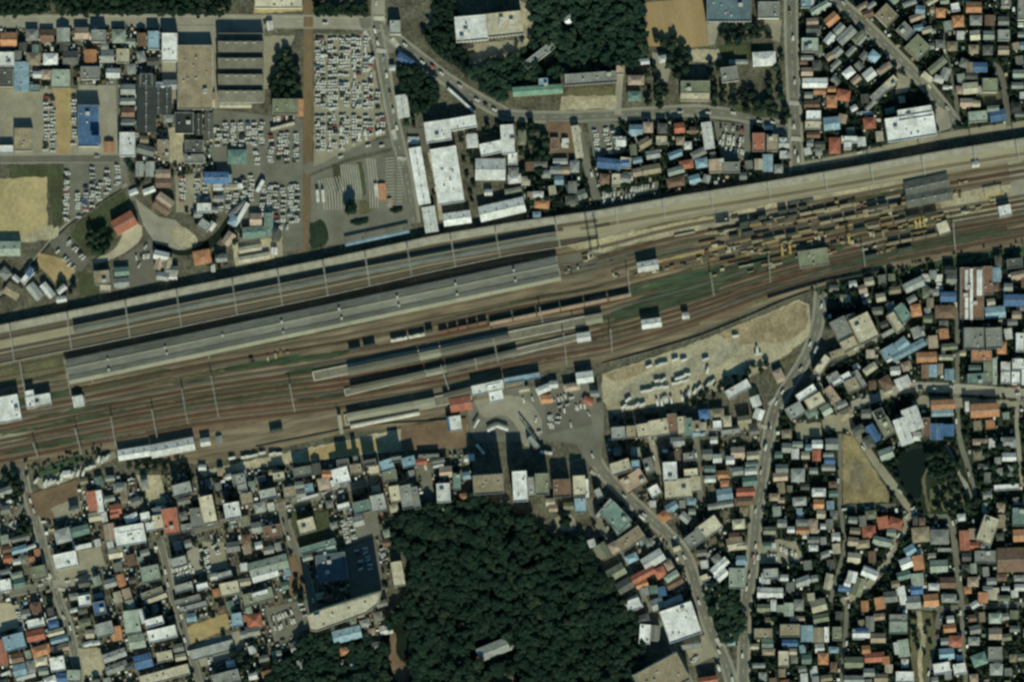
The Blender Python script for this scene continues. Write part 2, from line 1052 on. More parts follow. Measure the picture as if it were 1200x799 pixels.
335 780 62 40 8 W g8w
812 680 32 30 8 W
982 218 70 58 6 K f5w
@1000 180 6
510 225 310 110 12 D g9w
525 310 320 90 11 D g9w
1058 405 86 78 12 W f7s
852 80 50 40 10 W
630 525 80 90 20 C f3d
@800 200 6
915 615 205 118 8 N f6w
"""
rng = random.Random(7)


# ================================================================ materials
def mat(name, col, var=0.12, scale=0.15, rough=0.85, stain=0.25, ribs=0.0, objvar=0.12, stretch=None, fine=1.2, drift=0.0):
    m = bpy.data.materials.new(name)
    m.use_nodes = True
    n = m.node_tree
    L = n.links.new
    b = n.nodes['Principled BSDF']
    b.inputs['Roughness'].default_value = rough
    b.inputs['Specular IOR Level'].default_value = 0.08 if rough > .8 else 0.2
    geo = n.nodes.new('ShaderNodeNewGeometry')
    vec = geo.outputs['Position']
    if stretch:
        mp = n.nodes.new('ShaderNodeMapping')
        mp.vector_type = 'TEXTURE'
        mp.inputs['Rotation'].default_value = (0, 0, R(stretch[0]))
        mp.inputs['Scale'].default_value = (stretch[1], 1, 1)
        L(vec, mp.inputs['Vector'])
        vec = mp.outputs[0]
    n1 = n.nodes.new('ShaderNodeTexNoise')
    n1.inputs['Scale'].default_value = scale
    n1.inputs['Detail'].default_value = 5
    n1.inputs['Roughness'].default_value = 0.65
    L(vec, n1.inputs['Vector'])
    n2 = n.nodes.new('ShaderNodeTexNoise')
    n2.inputs['Scale'].default_value = fine
    n2.inputs['Detail'].default_value = 3
    L(vec, n2.inputs['Vector'])
    oi = n.nodes.new('ShaderNodeObjectInfo')
    r1 = n.nodes.new('ShaderNodeMapRange')
    r1.inputs['From Min'].default_value = 0.3
    r1.inputs['From Max'].default_value = 0.7
    r1.inputs['To Min'].default_value = 1 - stain
    r1.inputs['To Max'].default_value = 1 + stain * 0.6
    L(n1.outputs['Fac'], r1.inputs[0])
    r2 = n.nodes.new('ShaderNodeMapRange')
    r2.inputs['From Min'].default_value = 0.3
    r2.inputs['From Max'].default_value = 0.7
    r2.inputs['To Min'].default_value = 1 - var
    r2.inputs['To Max'].default_value = 1 + var
    L(n2.outputs['Fac'], r2.inputs[0])
    r3 = n.nodes.new('ShaderNodeMapRange')
    r3.inputs['To Min'].default_value = 1 - objvar
    r3.inputs['To Max'].default_value = 1 + objvar
    L(oi.outputs['Random'], r3.inputs[0])
    mu = n.nodes.new('ShaderNodeMath'); mu.operation = 'MULTIPLY'
    L(r1.outputs[0], mu.inputs[0]); L(r2.outputs[0], mu.inputs[1])
    mu2 = n.nodes.new('ShaderNodeMath'); mu2.operation = 'MULTIPLY'
    L(mu.outputs[0], mu2.inputs[0]); L(r3.outputs[0], mu2.inputs[1])
    vm = n.nodes.new('ShaderNodeVectorMath'); vm.operation = 'SCALE'
    gy = .3 * col[0] + .55 * col[1] + .15 * col[2]
    vm.inputs[0].default_value = [c * .84 + gy * .16 for c in col]
    L(mu2.outputs[0], vm.inputs['Scale'])
    out = vm.outputs[0]
    if drift:                                    # each roof has weathered its own way
        f7 = n.nodes.new('ShaderNodeMath'); f7.operation = 'MULTIPLY'; f7.inputs[1].default_value = 7.31
        L(oi.outputs['Random'], f7.inputs[0])
        fr = n.nodes.new('ShaderNodeMath'); fr.operation = 'FRACT'
        L(f7.outputs[0], fr.inputs[0])
        fm = n.nodes.new('ShaderNodeMath'); fm.operation = 'MULTIPLY'; fm.inputs[1].default_value = drift
        L(fr.outputs[0], fm.inputs[0])
        mx = n.nodes.new('ShaderNodeMix'); mx.data_type = 'RGBA'
        L(fm.outputs[0], mx.inputs[0]); L(out, mx.inputs[6])
        mx.inputs[7].default_value = (0.165, 0.16, 0.14, 1)
        out = mx.outputs[2]
    L(out, b.inputs['Base Color'])
    if ribs:
        tc = n.nodes.new('ShaderNodeTexCoord')
        wv = n.nodes.new('ShaderNodeTexWave')
        wv.bands_direction = 'X'
        wv.inputs['Scale'].default_value = ribs
        L(tc.outputs['Object'], wv.inputs['Vector'])
        bp = n.nodes.new('ShaderNodeBump')
        bp.inputs['Strength'].default_value = 0.35
        bp.inputs['Distance'].default_value = 0.1
        L(wv.outputs['Fac'], bp.inputs['Height'])
        L(bp.outputs[0], b.inputs['Normal'])
    return m


COL = {'W': ((0.64, 0.65, 0.68), 'white'), 'L': ((0.29, 0.31, 0.315), 'light grey'), 'G': ((0.19, 0.20, 0.195), 'grey'),
       'D': ((0.09, 0.095, 0.09), 'dark grey'), 'K': ((0.035, 0.042, 0.044), 'charcoal'), 'B': ((0.055, 0.15, 0.34), 'blue'),
       'b': ((0.20, 0.33, 0.44), 'pale blue'), 'T': ((0.12, 0.22, 0.20), 'teal'), 'M': ((0.28, 0.345, 0.30), 'pale green'),
       'O': ((0.46, 0.20, 0.09), 'orange'), 'R': ((0.39, 0.115, 0.065), 'red'), 'r': ((0.19, 0.11, 0.075), 'rust brown'),
       'C': ((0.48, 0.435, 0.33), 'cream'), 't': ((0.27, 0.22, 0.145), 'tan'), 'P': ((0.40, 0.29, 0.22), 'pinkish'),
       'N': ((0.18, 0.20, 0.13), 'olive'), 'V': ((0.085, 0.115, 0.15), 'slate blue'), 'E': ((0.12, 0.29, 0.21), 'sea green'), 'S': ((0.095, 0.165, 0.215), 'steel blue')}
ROOF = {k: mat('roof_' + v[1].replace(' ', '_'), v[0], var=0.26, scale=0.2, stain=0.34, ribs=2.2, rough=0.7, objvar=0.2, drift=0.05 if k in 'KDVrROBb' else 0.26, fine=0.75) for k, v in COL.items()}
DECK = {k: mat('deck_' + v[1].replace(' ', '_'), v[0], var=0.2, scale=0.12, stain=0.36, rough=0.9, objvar=0.16, drift=0.0 if k in 'KDVr' else 0.14, fine=0.6) for k, v in COL.items()}
WALLS = [mat('wall_render_cream', (0.50, 0.46, 0.37)), mat('wall_render_white', (0.62, 0.61, 0.57)),
         mat('wall_siding_grey', (0.33, 0.33, 0.31)), mat('wall_siding_brown', (0.24, 0.19, 0.14))]
M_UNIT = mat('rooftop_unit_metal', (0.45, 0.45, 0.42), rough=0.5)
M_UNITD = mat('rooftop_unit_dark', (0.16, 0.16, 0.15), rough=0.6)
M_CONC = mat('concrete_weathered', (0.36, 0.34, 0.28), var=0.12, stain=0.3)
M_STEEL = mat('galvanised_steel', (0.42, 0.43, 0.40), rough=0.45)
M_RAIL = mat('rail_steel_rusty', (0.14, 0.085, 0.055), rough=0.5)
M_YEL = mat('yellow_crane_paint', (0.52, 0.38, 0.09), rough=0.5)
M_GLASS = bpy.data.materials.new('window_glass')
M_GLASS.use_nodes = True
M_GLASS.node_tree.nodes['Principled BSDF'].inputs['Base Color'].default_value = (0.03, 0.04, 0.05, 1)
M_GLASS.node_tree.nodes['Principled BSDF'].inputs['Roughness'].default_value = 0.15
GROUND = {}


def gmat(name, col, **k):
    if name not in GROUND:
        GROUND[name] = mat(name, col, objvar=0.0, **k)
    return GROUND[name]


# ================================================================ mesh helpers
class MB:
    def __init__(s):
        s.v, s.f, s.mi = [], [], []

    def poly(s, pts, m=0):
        i = len(s.v)
        s.v += [tuple(p) for p in pts]
        s.f.append(tuple(range(i, i + len(pts))))
        s.mi.append(m)

    def box(s, cx, cy, w, h, z0, z1, a=0.0, m=0, top=True, bottom=False):
        ca, sa = math.cos(a), math.sin(a)
        q = [(cx + x * ca - y * sa, cy + x * sa + y * ca) for x, y in ((-w / 2, -h / 2), (w / 2, -h / 2), (w / 2, h / 2), (-w / 2, h / 2))]
        i = len(s.v)
        s.v += [(x, y, z0) for x, y in q] + [(x, y, z1) for x, y in q]
        for k in range(4):
            k2 = (k + 1) % 4
            s.f.append((i + k, i + k2, i + 4 + k2, i + 4 + k)); s.mi.append(m)
        if top:
            s.f.append((i + 4, i + 5, i + 6, i + 7)); s.mi.append(m)
        if bottom:
            s.f.append((i + 3, i + 2, i + 1, i)); s.mi.append(m)

    def prism(s, pts, z0, z1, m=0):           # closed outline in world xy, extruded
        i = len(s.v)
        n = len(pts)
        area = sum(pts[k][0] * pts[(k + 1) % n][1] - pts[(k + 1) % n][0] * pts[k][1] for k in range(n))
        if area < 0:
            pts = pts[::-1]
        s.v += [(x, y, z0) for x, y in pts] + [(x, y, z1) for x, y in pts]
        for k in range(n):
            k2 = (k + 1) % n
            s.f.append((i + k, i + k2, i + n + k2, i + n + k)); s.mi.append(m)
        for t in tessellate_polygon([[Vector((x, y, 0)) for x, y in pts]]):
            a, b, c = t
            cr = (pts[b][0] - pts[a][0]) * (pts[c][1] - pts[a][1]) - (pts[b][1] - pts[a][1]) * (pts[c][0] - pts[a][0])
            if cr < 0:
                b, c = c, b
            s.f.append((i + n + a, i + n + b, i + n + c)); s.mi.append(m)

    def mesh(s, name, mats):
        me = bpy.data.meshes.new(name)
        me.from_pydata(s.v, [], s.f)
        for m in (mats if isinstance(mats, (list, tuple)) else [mats]):
            me.materials.append(m)
        if any(s.mi):
            me.polygons.foreach_set('material_index', s.mi)
        me.update()
        return me

    def build(s, name, mats, parent=None, loc=(0, 0, 0), rz=0.0):
        o = bpy.data.objects.new(name, s.mesh(name, mats))
        C.objects.link(o)
        if parent:
            o.parent = parent
        o.location = loc
        o.rotation_euler = (0, 0, rz)
        return o


def empty(name, x, y, z=0.0, rz=0.0):
    o = bpy.data.objects.new(name, None)
    C.objects.link(o)
    o.location = (x, y, z)
    o.rotation_euler = (0, 0, rz)
    o.empty_display_size = 1
    return o


def tag(o, label=None, cat=None, group=None, kind=None):
    if label: o['label'] = label
    if cat: o['category'] = cat
    if group: o['group'] = group
    if kind: o['kind'] = kind
    return o


# occupancy raster (1 cell = 1 plan unit) so that planted and parked things find free ground
OCC = np.zeros((840, 1240), np.uint8)


def occ_poly(pts, val):
    pts = np.array(pts, float)
    x0, x1 = int(max(0, pts[:, 0].min() + 19)), int(min(1239, pts[:, 0].max() + 21))
    y0, y1 = int(max(0, pts[:, 1].min() + 19)), int(min(839, pts[:, 1].max() + 21))
    if x1 <= x0 or y1 <= y0:
        return
    gx, gy = np.meshgrid(np.arange(x0, x1) - 20 + .5, np.arange(y0, y1) - 20 + .5)
    ins = np.zeros(gx.shape, bool)
    n = len(pts)
    for i in range(n):
        xa, ya = pts[i]; xb, yb = pts[(i + 1) % n]
        if ya == yb: continue
        c = ((ya > gy) != (yb > gy)) & (gx < (xb - xa) * (gy - ya) / (yb - ya) + xa)
        ins ^= c
    OCC[y0:y1, x0:x1][ins] = val


def in_poly(x, y, pts):
    c = False
    n = len(pts)
    for i in range(n):
        xa, ya = pts[i]; xb, yb = pts[(i + 1) % n]
        if (ya > y) != (yb > y) and x < (xb - xa) * (y - ya) / (yb - ya) + xa:
            c = not c
    return c


def free(x, y, r=1, vals=(0,)):
    xi, yi = int(x + 20), int(y + 20)
    if not (r <= xi < 1240 - r and r <= yi < 840 - r):
        return False
    a = OCC[yi - r:yi + r + 1, xi - r:xi + r + 1]
    return bool(np.isin(a, vals).all())


def smooth(pts, it=2):
    for _ in range(it):
        q = [pts[0]]
        for a, b in zip(pts, pts[1:]):
            q.append((a[0] * .75 + b[0] * .25, a[1] * .75 + b[1] * .25))
            q.append((a[0] * .25 + b[0] * .75, a[1] * .25 + b[1] * .75))
        q.append(pts[-1])
        pts = q
    return pts


def offset(pts, d):                              # shift a plan polyline sideways (plan units)
    out = []
    for i, p in enumerate(pts):
        a, b = pts[max(0, i - 1)], pts[min(len(pts) - 1, i + 1)]
        dx, dy = b[0] - a[0], b[1] - a[1]
        l = math.hypot(dx, dy) or 1
        out.append((p[0] - dy / l * d, p[1] + dx / l * d))
    return out


def yat(pl, x):
    for a, b in zip(pl, pl[1:]):
        if a[0] <= x <= b[0]:
            return a[1] + (b[1] - a[1]) * (x - a[0]) / (b[0] - a[0])
    return pl[0][1] if x < pl[0][0] else pl[-1][1]


def ribbon(mb, pts, w, z, m=0, z0=None):         # flat strip (or low kerb when z0 is given) along a plan polyline
    l, r = offset(pts, -w / 2), offset(pts, w / 2)
    for i in range(len(pts) - 1):
        q = [W(*l[i]), W(*r[i]), W(*r[i + 1]), W(*l[i + 1])]
        mb.poly([(x, y, z) for x, y in q], m)
        if z0 is not None:
            mb.poly([(*W(*l[i]), z0), (*W(*l[i]), z), (*W(*l[i + 1]), z), (*W(*l[i + 1]), z0)], m)
            mb.poly([(*W(*r[i + 1]), z0), (*W(*r[i + 1]), z), (*W(*r[i]), z), (*W(*r[i]), z0)], m)


LAYER = [0.02]


def patch(name, pts, m, kind='structure', occ=None, sm=0, label=None, cat=None):
    if sm:
        p = smooth(list(pts) + [pts[0]], sm)[:-1]
    else:
        p = list(pts)
    LAYER[0] += 0.003
    if any(k in m.name for k in ('earth', 'grass', 'lawn', 'weed', 'path', 'forest', 'gravel', 'field', 'pond', 'garden', 'sand')):
        rg = random.Random(int(p[0][0] * 13 + p[0][1]))     # soft ground never ends on a ruled line
        e = []
        for a_, b_ in zip(p, p[1:] + p[:1]):
            n_ = max(1, int(math.hypot(b_[0] - a_[0], b_[1] - a_[1]) / 5))
            e += [(a_[0] + (b_[0] - a_[0]) * t / n_ + rg.gauss(0, .55), a_[1] + (b_[1] - a_[1]) * t / n_ + rg.gauss(0, .55)) for t in range(n_)]
        p = e
    mb = MB()
    q = [W(*a) for a in p]
    n = len(q)
    if sum(q[k][0] * q[(k + 1) % n][1] - q[(k + 1) % n][0] * q[k][1] for k in range(n)) < 0:
        q = q[::-1]
    for t in tessellate_polygon([[Vector((x, y, 0)) for x, y in q]]):
        a, b, c = t
        cr = (q[b][0] - q[a][0]) * (q[c][1] - q[a][1]) - (q[b][1] - q[a][1]) * (q[c][0] - q[a][0])
        if cr < 0: b, c = c, b
        mb.poly([(*q[i], LAYER[0]) for i in (a, b, c)])
    o = mb.build(name, m)
    tag(o, kind=kind, label=label, cat=cat)
    if occ is not None:
        occ_poly(p, occ)
    return o


# ================================================================ ground
g = MB()
N_ = 6
for i in range(-N_, N_):
    for j in range(-N_, N_):
        s_ = 700
        g.poly([(i * s_, j * s_, 0), ((i + 1) * s_, j * s_, 0), ((i + 1) * s_, (j + 1) * s_, 0), (i * s_, (j + 1) * s_, 0)])
tag(g.build('ground', gmat('town_ground', (0.105, 0.10, 0.072), var=0.45, scale=0.06, stain=0.5, fine=0.35)), kind='structure')

GM = {
    'garden': gmat('garden_soil', (0.034, 0.046, 0.029), var=0.5, scale=0.09, stain=0.6, fine=0.4),  # green soil, darkened to stand in for shade among the houses
    'asph': gmat('asphalt_worn', (0.155, 0.152, 0.125), var=0.14, scale=0.05, stain=0.28),
    'asphd': gmat('asphalt_dark', (0.13, 0.125, 0.105), var=0.12, scale=0.06, stain=0.22),
    'lot': gmat('gravel_lot_pale', (0.26, 0.24, 0.175), var=0.18, scale=0.07, stain=0.25),
    'tan': gmat('bare_tan_earth', (0.37, 0.325, 0.22), var=0.22, scale=0.045, stain=0.4, fine=0.4),
    'sandf': gmat('sand_field', (0.38, 0.30, 0.145), var=0.16, scale=0.03, stain=0.32, fine=0.3),
    'sport': gmat('clay_sports_ground', (0.33, 0.225, 0.105), var=0.10, scale=0.03, stain=0.25, stretch=(95, 5)),
    'ochre': gmat('ochre_earth', (0.36, 0.26, 0.115), var=0.2, scale=0.08, stain=0.3),
    'brown': gmat('brown_earth', (0.17, 0.112, 0.07), var=0.2, scale=0.07, stain=0.3),
    'grass': gmat('rough_grass', (0.060, 0.072, 0.035), var=0.35, scale=0.05, stain=0.4, fine=0.6),
    'lawn': gmat('dark_lawn', (0.020, 0.034, 0.020), var=0.35, scale=0.05, stain=0.4, fine=0.6),
    'olive': gmat('dry_grass', (0.12, 0.115, 0.06), var=0.3, scale=0.05, stain=0.35, fine=0.6),
    'drygrass': gmat('worn_playing_field', (0.25, 0.20, 0.095), var=0.2, scale=0.05, stain=0.45, fine=0.3),
    'ochrem': gmat('brownish_earth', (0.30, 0.235, 0.14), var=0.25, scale=0.06, stain=0.5, fine=0.4),
    'wornf': gmat('worn_field_centre', (0.205, 0.17, 0.11), var=0.2, scale=0.08, stain=0.4, fine=0.3),
    'lotmix': gmat('trodden_earth', (0.31, 0.285, 0.21), var=0.25, scale=0.06, stain=0.4, fine=0.4),
    'conc': gmat('concrete_yard', (0.27, 0.255, 0.205), var=0.12, scale=0.06, stain=0.25),
    'pale': gmat('pale_gravel_path', (0.40, 0.35, 0.25), var=0.15, scale=0.1, stain=0.2),
    'ballast': gmat('rail_yard_ballast', (0.185, 0.145, 0.096), var=0.35, scale=0.10, stain=0.45, stretch=(11.5, 9), fine=0.35),
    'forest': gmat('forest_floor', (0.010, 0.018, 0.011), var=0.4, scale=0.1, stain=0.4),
    'wild': gmat('railside_weeds', (0.046, 0.082, 0.044), var=0.4, scale=0.1, stain=0.5, stretch=(11.5, 8), fine=0.5),
    'yardmix': gmat('town_yards', (0.12, 0.112, 0.082), var=0.5, scale=0.07, stain=0.6, fine=0.3),
    'path': gmat('reddish_path', (0.165, 0.115, 0.062), var=0.2, scale=0.08, stain=0.3, stretch=(90, 8)),
}

# residential quarters: green gardens, their soil colour darkened for the shade between houses
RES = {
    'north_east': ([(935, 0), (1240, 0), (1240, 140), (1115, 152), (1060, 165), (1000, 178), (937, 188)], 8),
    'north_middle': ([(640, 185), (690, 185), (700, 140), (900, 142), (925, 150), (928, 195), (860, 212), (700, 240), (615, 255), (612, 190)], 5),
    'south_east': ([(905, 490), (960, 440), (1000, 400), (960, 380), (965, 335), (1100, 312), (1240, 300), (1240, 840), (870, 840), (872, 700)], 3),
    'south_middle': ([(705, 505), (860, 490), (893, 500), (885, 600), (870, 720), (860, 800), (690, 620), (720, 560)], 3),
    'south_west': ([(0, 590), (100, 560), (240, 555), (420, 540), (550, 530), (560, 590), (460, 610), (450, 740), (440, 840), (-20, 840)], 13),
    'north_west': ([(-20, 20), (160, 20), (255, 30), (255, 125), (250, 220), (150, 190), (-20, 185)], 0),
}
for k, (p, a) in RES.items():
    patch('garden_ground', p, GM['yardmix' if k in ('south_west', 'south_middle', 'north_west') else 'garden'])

# ================================================================ roads
ROADS = {}
ROAD_MARK = []


def road(label, pts, w, m='asph', walk=0.0, mark=False, sm=2, occ=2, name='road'):
    p = smooth(pts, sm)
    LAYER[0] += 0.003
    mb = MB()
    ribbon(mb, p, w, LAYER[0])
    o = mb.build(name, GM[m])
    tag(o, kind='structure')
    l, r = offset(p, -(w / 2 + walk)), offset(p, w / 2 + walk)
    occ_poly(l + r[::-1], occ)
    if walk:
        for sgn in (-1, 1):
            kb = MB()
            ribbon(kb, offset(p, sgn * (w / 2 + walk / 2)), walk, LAYER[0] + 0.13, z0=0.0)
            tag(kb.build('pavement', GM['conc']), kind='structure')
    if mark:
        mk = MB()
        acc = 0.0
        for a, b in zip(p, p[1:]):
            L_ = math.hypot(b[0] - a[0], b[1] - a[1])
            acc += L_
            if acc > 9:
                acc = 0
                ribbon(mk, [a, (a[0] + (b[0] - a[0]) / L_ * min(5, L_), a[1] + (b[1] - a[1]) / L_ * min(5, L_))], 0.28, LAYER[0] + 0.004)
        for sgn in (-1, 1):
            ribbon(mk, offset(p, sgn * (w / 2 - .8)), 0.22, LAYER[0] + 0.004)
        mo = mk.build('lane_marking', M_MARK, o)
        mo['kind'] = 'stuff'
    ROADS[label] = p
    return o


M_MARK = mat('road_paint', (0.62, 0.61, 0.54), objvar=0, stain=0.3)
road('north_avenue', [(-40, 26), (100, 25), (300, 25), (430, 27), (452, 30)], 12, 'conc', 2.2, True)
road('north_stub', [(443, -30), (443, 0), (443, 30)], 13, 'conc', 1.5)
patch('junction', [(420, 20), (437, 20), (460, 34), (470, 52), (462, 64), (440, 60), (425, 40)], GM['asph'], occ=2, sm=1)
road('long_south_street', [(440, 30), (447, 62), (454, 105), (462, 145), (471, 185), (478, 215), (485, 262)], 12, 'asph', 2, True)
road('diagonal_avenue', [(452, 35), (470, 52), (494, 70), (513, 86), (535, 101), (557, 115), (578, 126), (596, 137)], 13, 'asph', 1.8, True)
road('middle_street', [(590, 135), (640, 138), (700, 136), (770, 132), (813, 129), (840, 132), (870, 136), (902, 144), (928, 156)], 11, 'asph', 1.8, True)
road('tall_north_street', [(927, -30), (927, 40), (929, 90), (932, 140), (934, 200)], 13, 'asph', 2, True)
road('north_east_diagonal', [(966, -20), (982, 2), (1012, 27), (1050, 65), (1085, 100), (1107, 126), (1120, 146)], 11, 'asph', 2, True)
road('viaduct_lane', [(938, 194), (1000, 183), (1060, 169), (1120, 156), (1240, 140)], 7, 'lot')
road('east_lane', [(1163, 75), (1172, 82), (1178, 110), (1182, 148)], 7, 'asphd')
road('north_lane', [(1110, 30), (1107, 55), (1114, 90), (1121, 118), (1123, 145)], 5, 'asphd')
road('west_street', [(-20, 187), (60, 186), (146, 186)], 8, 'asphd', 1.5)
road('west_lane', [(136, 95), (138, 150), (144, 190), (149, 215), (157, 235)], 6, 'asph')
road('creek_lane', [(149, 216), (112, 238), (78, 262), (57, 285), (36, 310), (20, 332), (-20, 356)], 4, 'conc')
road('creek', [(143, 221), (108, 243), (74, 268), (53, 291), (32, 316), (16, 338), (-20, 362)], 2.2, 'forest', name='creek')
road('reddish_path', [(362, -30), (361, 60), (361, 180), (358, 260), (354, 298)], 11, 'path', name='footpath')
road('depot_street', [(356, 200), (380, 190), (410, 178), (445, 170), (468, 165)], 12, 'asph')
road('dealer_lane', [(255, 130), (253, 160), (252, 195), (300, 200), (302, 240), (285, 285)], 7, 'asph', sm=1)
road('grove_lane', [(497, 150), (505, 185), (512, 215), (517, 258)], 5, 'tan')
road('slip_lane', [(676, 148), (682, 170), (690, 200), (700, 236)], 10, 'asph')
road('school_drive', [(727, 82), (725, 110), (724, 135)], 8, 'conc')
road('south_west_main', [(25, 545), (33, 585), (41, 606), (50, 637), (59, 668), (70, 706), (80, 731), (87, 762), (98, 830)], 9, 'asph', 1.5, True)
road('rail_side_lane', [(-20, 640), (10, 615), (30, 590)], 6, 'asph')
road('west_cross_street', [(-20, 699), (25, 692), (62, 684)], 8, 'asph', 1.2)
road('cross_street', [(62, 684), (90, 682), (112, 672)], 9, 'conc')
road('second_street', [(186, 632), (191, 645), (195, 664), (201, 695), (210, 719), (217, 744), (227, 775), (240, 820)], 6.5, 'asph', 1.2)
road('third_street', [(328, 588), (338, 625), (352, 657), (362, 683), (367, 715)], 8, 'asph', 1.2)
road('block_street', [(190, 632), (240, 617), (292, 605), (336, 591), (361, 585), (392, 576), (440, 562)], 6, 'asph', 1.0)
road('station_back_lane', [(496, 545), (500, 560), (503, 580), (506, 602)], 12, 'asph')
road('plaza_exit', [(690, 505), (694, 530), (706, 553), (730, 577), (752, 598), (780, 623), (803, 648), (812, 672), (819, 700), (830, 733), (842, 757), (856, 790), (862, 830)], 12, 'asph', 2, True)
road('hill_lane', [(690, 585), (695, 600), (707, 623), (730, 657), (750, 693), (762, 718), (780, 743), (800, 777), (815, 820)], 6, 'asph', 1)
road('centre_east_main', [(962, 338), (960, 370), (953, 400), (940, 427), (920, 457), (906, 482), (901, 512), (896, 537), (892, 562), (889, 587), (886, 605), (884, 634), (881, 671), (874, 700), (872, 724), (872, 755), (870, 830)], 12, 'asph', 2, True)
patch('junction', [(938, 425), (948, 432), (922, 470), (912, 495), (897, 497), (900, 476), (918, 450)], GM['asphd'], occ=2, sm=1)
road('upper_street', [(950, 443), (970, 428), (1000, 412), (1030, 396), (1062, 376)], 6, 'lot')
road('wedge_lane', [(957, 448), (968, 463), (978, 476), (990, 492)], 5, 'lot')
road('east_avenue', [(985, 482), (1010, 471), (1035, 462), (1060, 454), (1090, 453), (1130, 456), (1240, 464)], 9, 'conc', 1.5, True)
road('east_north_lane', [(1121, 306), (1122, 350), (1122, 400), (1122, 450)], 5, 'asph')
road('east_south_lane', [(1121, 460), (1122, 490), (1124, 515), (1136, 550), (1143, 585)], 6, 'asph')
road('field_street', [(985, 478), (1000, 505), (1020, 534), (1040, 560), (1060, 586), (1074, 606)], 10, 'lot')
road('field_lane', [(985, 508), (984, 560), (984, 592), (989, 621), (990, 646), (979, 680), (973, 705)], 5, 'asph')
road('field_south_lane', [(984, 595), (1010, 593), (1050, 592)], 5, 'asphd')
road('pond_south_street', [(1072, 596), (1066, 600), (1055, 627), (1048, 639), (1040, 655), (1033, 668), (1022, 682), (1008, 694), (985, 706)], 9, 'lot')
road('south_lane', [(993, 702), (991, 740), (985, 820)], 5, 'asph')
road('pond_bend', [(1072, 602), (1095, 603), (1115, 607), (1119, 640), (1123, 672), (1127, 710)], 7, 'asph')
road('south_cross', [(1052, 709), (1095, 713), (1130, 711), (1240, 706)], 6, 'asph')
road('park_street', [(1104, 712), (1100, 730), (1094, 750), (1087, 780), (1080, 830)], 9, 'asphd')
road('south_east_lane', [(1127, 712), (1128, 740), (1131, 770), (1133, 830)], 5, 'asph')
road('tower_lane', [(760, 508), (763, 515), (767, 532), (772, 556)], 6, 'lot')
road('short_lane', [(814, 508), (817, 530), (819, 550), (822, 590)], 7, 'asph')
road('back_street', [(760, 513), (800, 508), (840, 504), (892, 498)], 6, 'conc')
road('far_east_lane', [(1194, 466), (1191, 490), (1194, 530), (1198, 570)], 5, 'conc')

